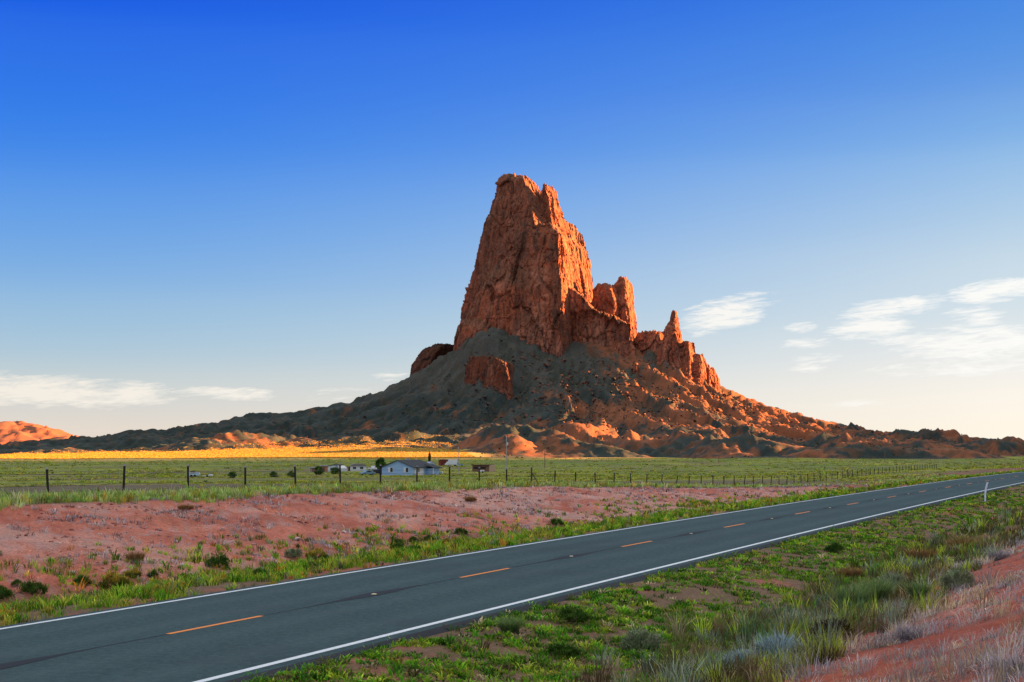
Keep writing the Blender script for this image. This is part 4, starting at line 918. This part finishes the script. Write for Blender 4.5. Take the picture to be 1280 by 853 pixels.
    m = MB(); m.box(W / 2 + .003, W / 2 + 3.8 * p, -.2, 5, -.4, 8.6 * p); m.build('end_room', BUFF, r); m = MB(); m.box(-W * .42, W * .3, -.07, -.004, 3.6 * p, 6.0 * p); m.build('opening_panel', simple('inside_shade', (.03, .02, .018), .9), r)  # dark panel stands in for the unlit inside of an opening
    x2, y2, z2, p2 = spot(601, 591.5); e = empty('white_trailer', (x2, y2, z2), R(-14), 'small white box trailer parked before the brown shack', 'trailer')
    m = MB(); m.box(-3 * p2, 3 * p2, 0, 1.6, .4, 3.6 * p2); m.build('box', WHITE, e, .03); 
    for sx in (-.6, .6): m = MB(); m.tube((sx, -.02, .3), (sx, .18, .3), .3, .3, 14); m.build('wheel', RUBBER, e)
    # outbuildings behind on the right
    x, y, z, p = spot(540, 585); r = empty('white_shed', (x, y, z), R(20), 'small white shed behind the right end of the blue house', 'shed')
    gable(r, 8 * p, 5, 5.2 * p, 7.2 * p, WHITE, TIN, .25); m = MB(); m.box(-.5, .5, -.05, -.004, -.2, 1.9); m.build('door', TIN, r)
    x, y, z, p = spot(554, 582.5); r = empty('red_barn', (x, y, z), R(-8), 'dark red barn between the white shed and white box truck', 'barn')
    m = MB(); m.prism([(-6 * p, -.4), (6 * p, -.4), (6 * p, 6.2 * p), (2 * p, 7.4 * p), (-3 * p, 7.4 * p), (-6 * p, 5.6 * p)], 0, 8); m.build('wall', REDB, r); m = MB(); m.prism([(-6.4 * p, 5.7 * p), (-3 * p, 7.5 * p), (2 * p, 7.5 * p), (6.4 * p, 6.2 * p), (6.4 * p, 6.6 * p), (2 * p, 8.0 * p), (-3 * p, 8.0 * p), (-6.4 * p, 6.2 * p)], -.3, 8.3); m.build('roof', simple('barn_roof', (.12, .05, .04), .9), r); m = MB(); m.box(-1.3, 1.3, -.06, -.004, -.2, 2.6); m.build('door', simple('barn_door', (.16, .03, .02), .8), r)
    x, y, z, p = spot(546, 593.5); r = empty('flatbed_trailer', (x, y, z), R(0), 'low pale teal trailer with white ends beside the blue house', 'trailer')
    m = MB(); m.box(-6.5 * p, 6.5 * p, 0, 1.8, .45, 3.6 * p); m.build('bed', simple('teal_paint', (.30, .42, .42), .5), r, .03); m = MB(); m.box(-7.6 * p, -6.5 * p - .004, 0, 1.8, .4, 3.9 * p); m.build('end_panel', WHITE, r); m = MB(); m.box(6.5 * p + .004, 7.6 * p, 0, 1.8, .4, 4.2 * p); m.build('end_panel', WHITE, r)
    for sx in (-1.1, -.3, .6): m = MB(); m.tube((sx, -.02, .36), (sx, .2, .36), .36, .36, 14); m.build('wheel', RUBBER, r)
    # far left
    x, y, z, p = spot(241, 597); r = empty('camper_trailer', (x, y, z), R(6), 'small pale blue and white camper trailer alone on the left of the plain', 'camper')
    m = MB(); m.prism([(-7 * p, .5), (8 * p, .5), (8.4 * p, 4.4 * p), (7 * p, 5.9 * p), (-6 * p, 5.9 * p), (-7.6 * p, 4 * p)], 0, 2.3); m.build('body', simple('pale_blue_paint', (.52, .62, .68), .5), r, .05); m = MB(); m.box(-6.6 * p, 7.4 * p, -.1, 2.4, 5.9 * p + .003, 6.5 * p); m.build('roof', WHITE, r)
    m = MB(); m.box(-.6, .6, -.05, -.004, 1.1, 1.7); m.build('window', GLASS, r)
    for sx in (-.4, .5): m = MB(); m.tube((sx, -.05, .36), (sx, .18, .36), .36, .36, 14); m.build('wheel', RUBBER, r)
    x, y, z, p = spot(259, 597); r = empty('utility_trailer', (x, y, z), R(-4), 'low white utility trailer right of the pale camper', 'trailer')
    m = MB(); m.prism([(-6 * p, .4), (5.5 * p, .4), (5.5 * p, 3.6 * p), (2 * p, 3.9 * p), (1.5 * p, 2.6 * p), (-6 * p, 2.4 * p)], 0, 1.8); m.build('body', WHITE, r, .03); m = MB(); m.tube((0, -.04, .3), (0, .18, .3), .3, .3, 14); m.build('wheel', RUBBER, r)
build_house()

def vehicle(u, v, rz, kind, paint, name, label, cat, length=4.5):
    x, y, z, p = spot(u, v); r = empty(name, (x, y, z), R(rz), label, cat); l = length / 2
    hood = {'sedan': [(-l, .45), (l, .45), (l, .85), (l * .55, .98), (l * .28, 1.42), (-l * .42, 1.45), (-l * .78, 1.05), (-l, .98)],
            'suv': [(-l, .5), (l, .5), (l, 1.0), (l * .5, 1.1), (l * .28, 1.72), (-l * .88, 1.78), (-l, 1.2)],
            'pickup': [(-l, .55), (l, .55), (l, 1.05), (l * .48, 1.15), (l * .26, 1.8), (-l * .12, 1.82), (-l * .2, 1.12), (-l, 1.12)]}[kind]
    m = MB(); m.prism(hood, -.88, .88); m.build('body', paint, r, .06)
    top = {'sedan': (-l * .36, l * .2, 1.04, 1.36), 'suv': (-l * .8, l * .2, 1.16, 1.62), 'pickup': (-l * .08, l * .2, 1.2, 1.7)}[kind]
    for sg in (-1, 1):
        m = MB(); m.prism([(top[0], top[2]), (top[1] + .22, top[2]), (top[1], top[3]), (top[0] + .1, top[3])], sg * .885, sg * .905); m.build('side_window', GLASS, r)
        for wx in (-l * .62, l * .6):
            m = MB(); m.tube((wx, sg * .72, .34), (wx, sg * .93, .34), .34, .34, 18); wh = m.build('wheel', RUBBER, r); m = MB(); m.tube((wx, sg * .90, .34), (wx, sg * .945, .34), .2, .18, 14); m.build('rim', TIN, wh)
        m = MB(); m.box(l + .001, l + .03, sg * .62 - .16, sg * .62 + .16, .68, .84); m.build('headlight', WHITE, r)
    if kind == 'pickup':
        m = MB(); m.box(-l * .96, -l * .24, -.74, .74, 1.123, 1.14); m.build('bed', RUBBER, r)
def build_vehicles():
    vehicle(459.5, 594.5, -150, 'sedan', simple('blue_car_paint', (.20, .33, .42), .3, .2), 'parked_car', 'pale blue sedan parked by the left wall of the blue house', 'car')
    vehicle(470, 594, -170, 'suv', simple('black_car_paint', (.025, .028, .032), .3), 'parked_car', 'black sport utility car parked between the blue sedan and house', 'car')
    vehicle(467, 588.5, 60, 'pickup', simple('white_car_paint', (.78, .79, .8), .3), 'pickup_truck', 'white pickup parked behind the black car', 'pickup', 5.4)
    vehicle(573, 583, 175, 'pickup', simple('steel_blue_paint', (.22, .34, .46), .3), 'pickup_truck', 'blue pickup beside the white box truck near the red barn', 'pickup', 5.4)
    x, y, z, p = spot(563.5, 583); r = empty('box_truck', (x, y, z), R(175), 'white box truck standing between the red barn and blue pickup', 'truck')
    m = MB(); m.box(-3.2, 1.2, -1.1, 1.1, .8, 8.4 * p); m.build('cargo_box', WHITE, r, .04); m = MB(); m.prism([(1.204, .5), (3.0, .5), (3.0, 1.3), (2.4, 1.5), (2.0, 2.3), (1.204, 2.35)], -1.0, 1.0); m.build('cab', WHITE, r, .05)
    for sg in (-1, 1):
        for wx in (-2.2, 2.2): m = MB(); m.tube((wx, sg * .75, .42), (wx, sg * 1.0, .42), .42, .42, 16); m.build('wheel', RUBBER, r)
build_vehicles()

def build_poles():
    grey = simple('weathered_pole', (.42, .38, .33), .85, var=.25, scale=4); brown = simple('brown_pole', (.22, .13, .08), .85, var=.25, scale=4); cer = simple('porcelain', (.6, .6, .58), .3)
    def pole(u, v, vt, mat, label, arm=0, can=False, rr=.14):
        x, y, z, p = spot(u, v); h = (v - vt) * p; e = empty('utility_pole', (x, y, z), R(rng.uniform(-15, 15)), label, 'utility pole', 'utility poles crossing the plain')
        m = MB(); m.tube((0, 0, -.6), (0, 0, h), rr * 1.25, rr * .85, 10); m.build('pole', mat, e)
        if arm:
            m = MB(); m.box(-arm, arm, -.17, -.05, h - .9, h - .75); m.build('crossarm', mat, e)
            for sx in (-.9, -.45, .45, .9): m = MB(); m.tube((sx * arm, -.11, h - .75), (sx * arm, -.11, h - .52), .06, .04, 8); m.build('insulator', cer, e)
        else:
            m = MB(); m.tube((0, 0, h), (0, 0, h + .25), .07, .05, 8); m.build('insulator', cer, e)
        if can: m = MB(); m.tube((.38, -.05, h - 3.0), (.38, -.05, h - 1.9), .27, .27, 14); m.tube((.1, -.05, h - 2.2), (.3, -.05, h - 2.2), .04, .04, 6); m.build('transformer', cer, e)
    pole(633, 589, 546.5, grey, 'tall pale utility pole with a transformer right of the brown shack', 0, True, .17)
    pole(573, 592, 560, grey, 'thin grey utility pole above the blue pickup', 0, False, .11)
    pole(681, 585, 548, brown, 'faint brown utility pole before the red mound', .9, False, .14)
    pole(898.5, 580, 543, brown, 'brown utility pole against the dark hummocks right of the butte', .9, False, .14)
    pole(1106, 577, 550, brown, 'brown utility pole with a crossarm near the right end of the plain', 1.2, False, .16)
    pole(470, 582, 566, grey, 'short grey utility pole behind the cream house', 0, False, .1)
build_poles()

def tree(u, v, wpx, hpx, label, kind='tree', seed=1, pal=None, group=None):
    x, y, z, p = spot(u, v); r = np.random.default_rng(seed); w, h = wpx * p, hpx * p
    e = empty(kind, (x, y, z), 0, label, 'tree' if kind != 'bush' else 'bush', group)
    m = MB(); t = .16 * h; m.tube((0, 0, -.2), (0, 0, t * 2), .03 * h + .04, .02 * h + .02, 8)
    for k in range(5):
        a = k * 1.26; m.tube((0, 0, t * 1.3), (math.cos(a) * w * .28, math.sin(a) * w * .28, h * .6), .02 * h + .02, .01, 6)
    tm = simple('bark', (.10, .07, .05), .9); m.build('trunk', tm, e)
    nc = 46; th = r.uniform(0, 6.28, nc); cz = r.uniform(-1, 1, nc); q = np.sqrt(1 - cz ** 2) * r.uniform(.55, 1, nc)
    C = np.stack([q * np.cos(th) * w * .42, q * np.sin(th) * w * .42, h * .55 + cz * h * .40], -1); per = 34; n = nc * per
    P = np.repeat(C, per, 0) + r.normal(0, .075, (n, 3)) * np.array([w, w, h]); st = Stuff(); P[:, 2] = np.maximum(P[:, 2] - (.16 * h if kind == 'bush' else 0), .04 * h)
    c = np.repeat(pick(pal or [((.05, .11, .022), 4), ((.09, .16, .03), 3)], nc, r, .3), per, 0)
    st.add(*blades(P, r.uniform(.06, .12, n) * h, r.uniform(.035, .07, n) * h, r.uniform(0, 6.28, n), r.uniform(.2, 1.1, n), c, r))
    st.build('crown', LEAF, parent=e, kind=None)
def build_trees():
    tree(476, 590, 15, 16, 'dark green leafy tree behind the left corner of the blue house', seed=2)
    tree(537, 584, 3.4, 16, 'tall narrow dark tree between the blue house and white shed', 'cypress_tree', 3)
    tree(398.5, 594, 13, 12, 'dark round bush in front of the orange shed', 'bush', 4); tree(419, 593.5, 15, 10, 'green bush in front of the white mobile home', 'bush', 5)
    tree(290.5, 598, 11, 9, 'dark bush standing alone to the right of the pale camper trailer', 'bush', 6); tree(342, 597, 10, 8.5, 'left of two dark bushes at the left end of the homestead', 'bush', 7); tree(364, 597, 12, 9, 'right of two dark bushes at the left end of the homestead', 'bush', 8)
build_trees()
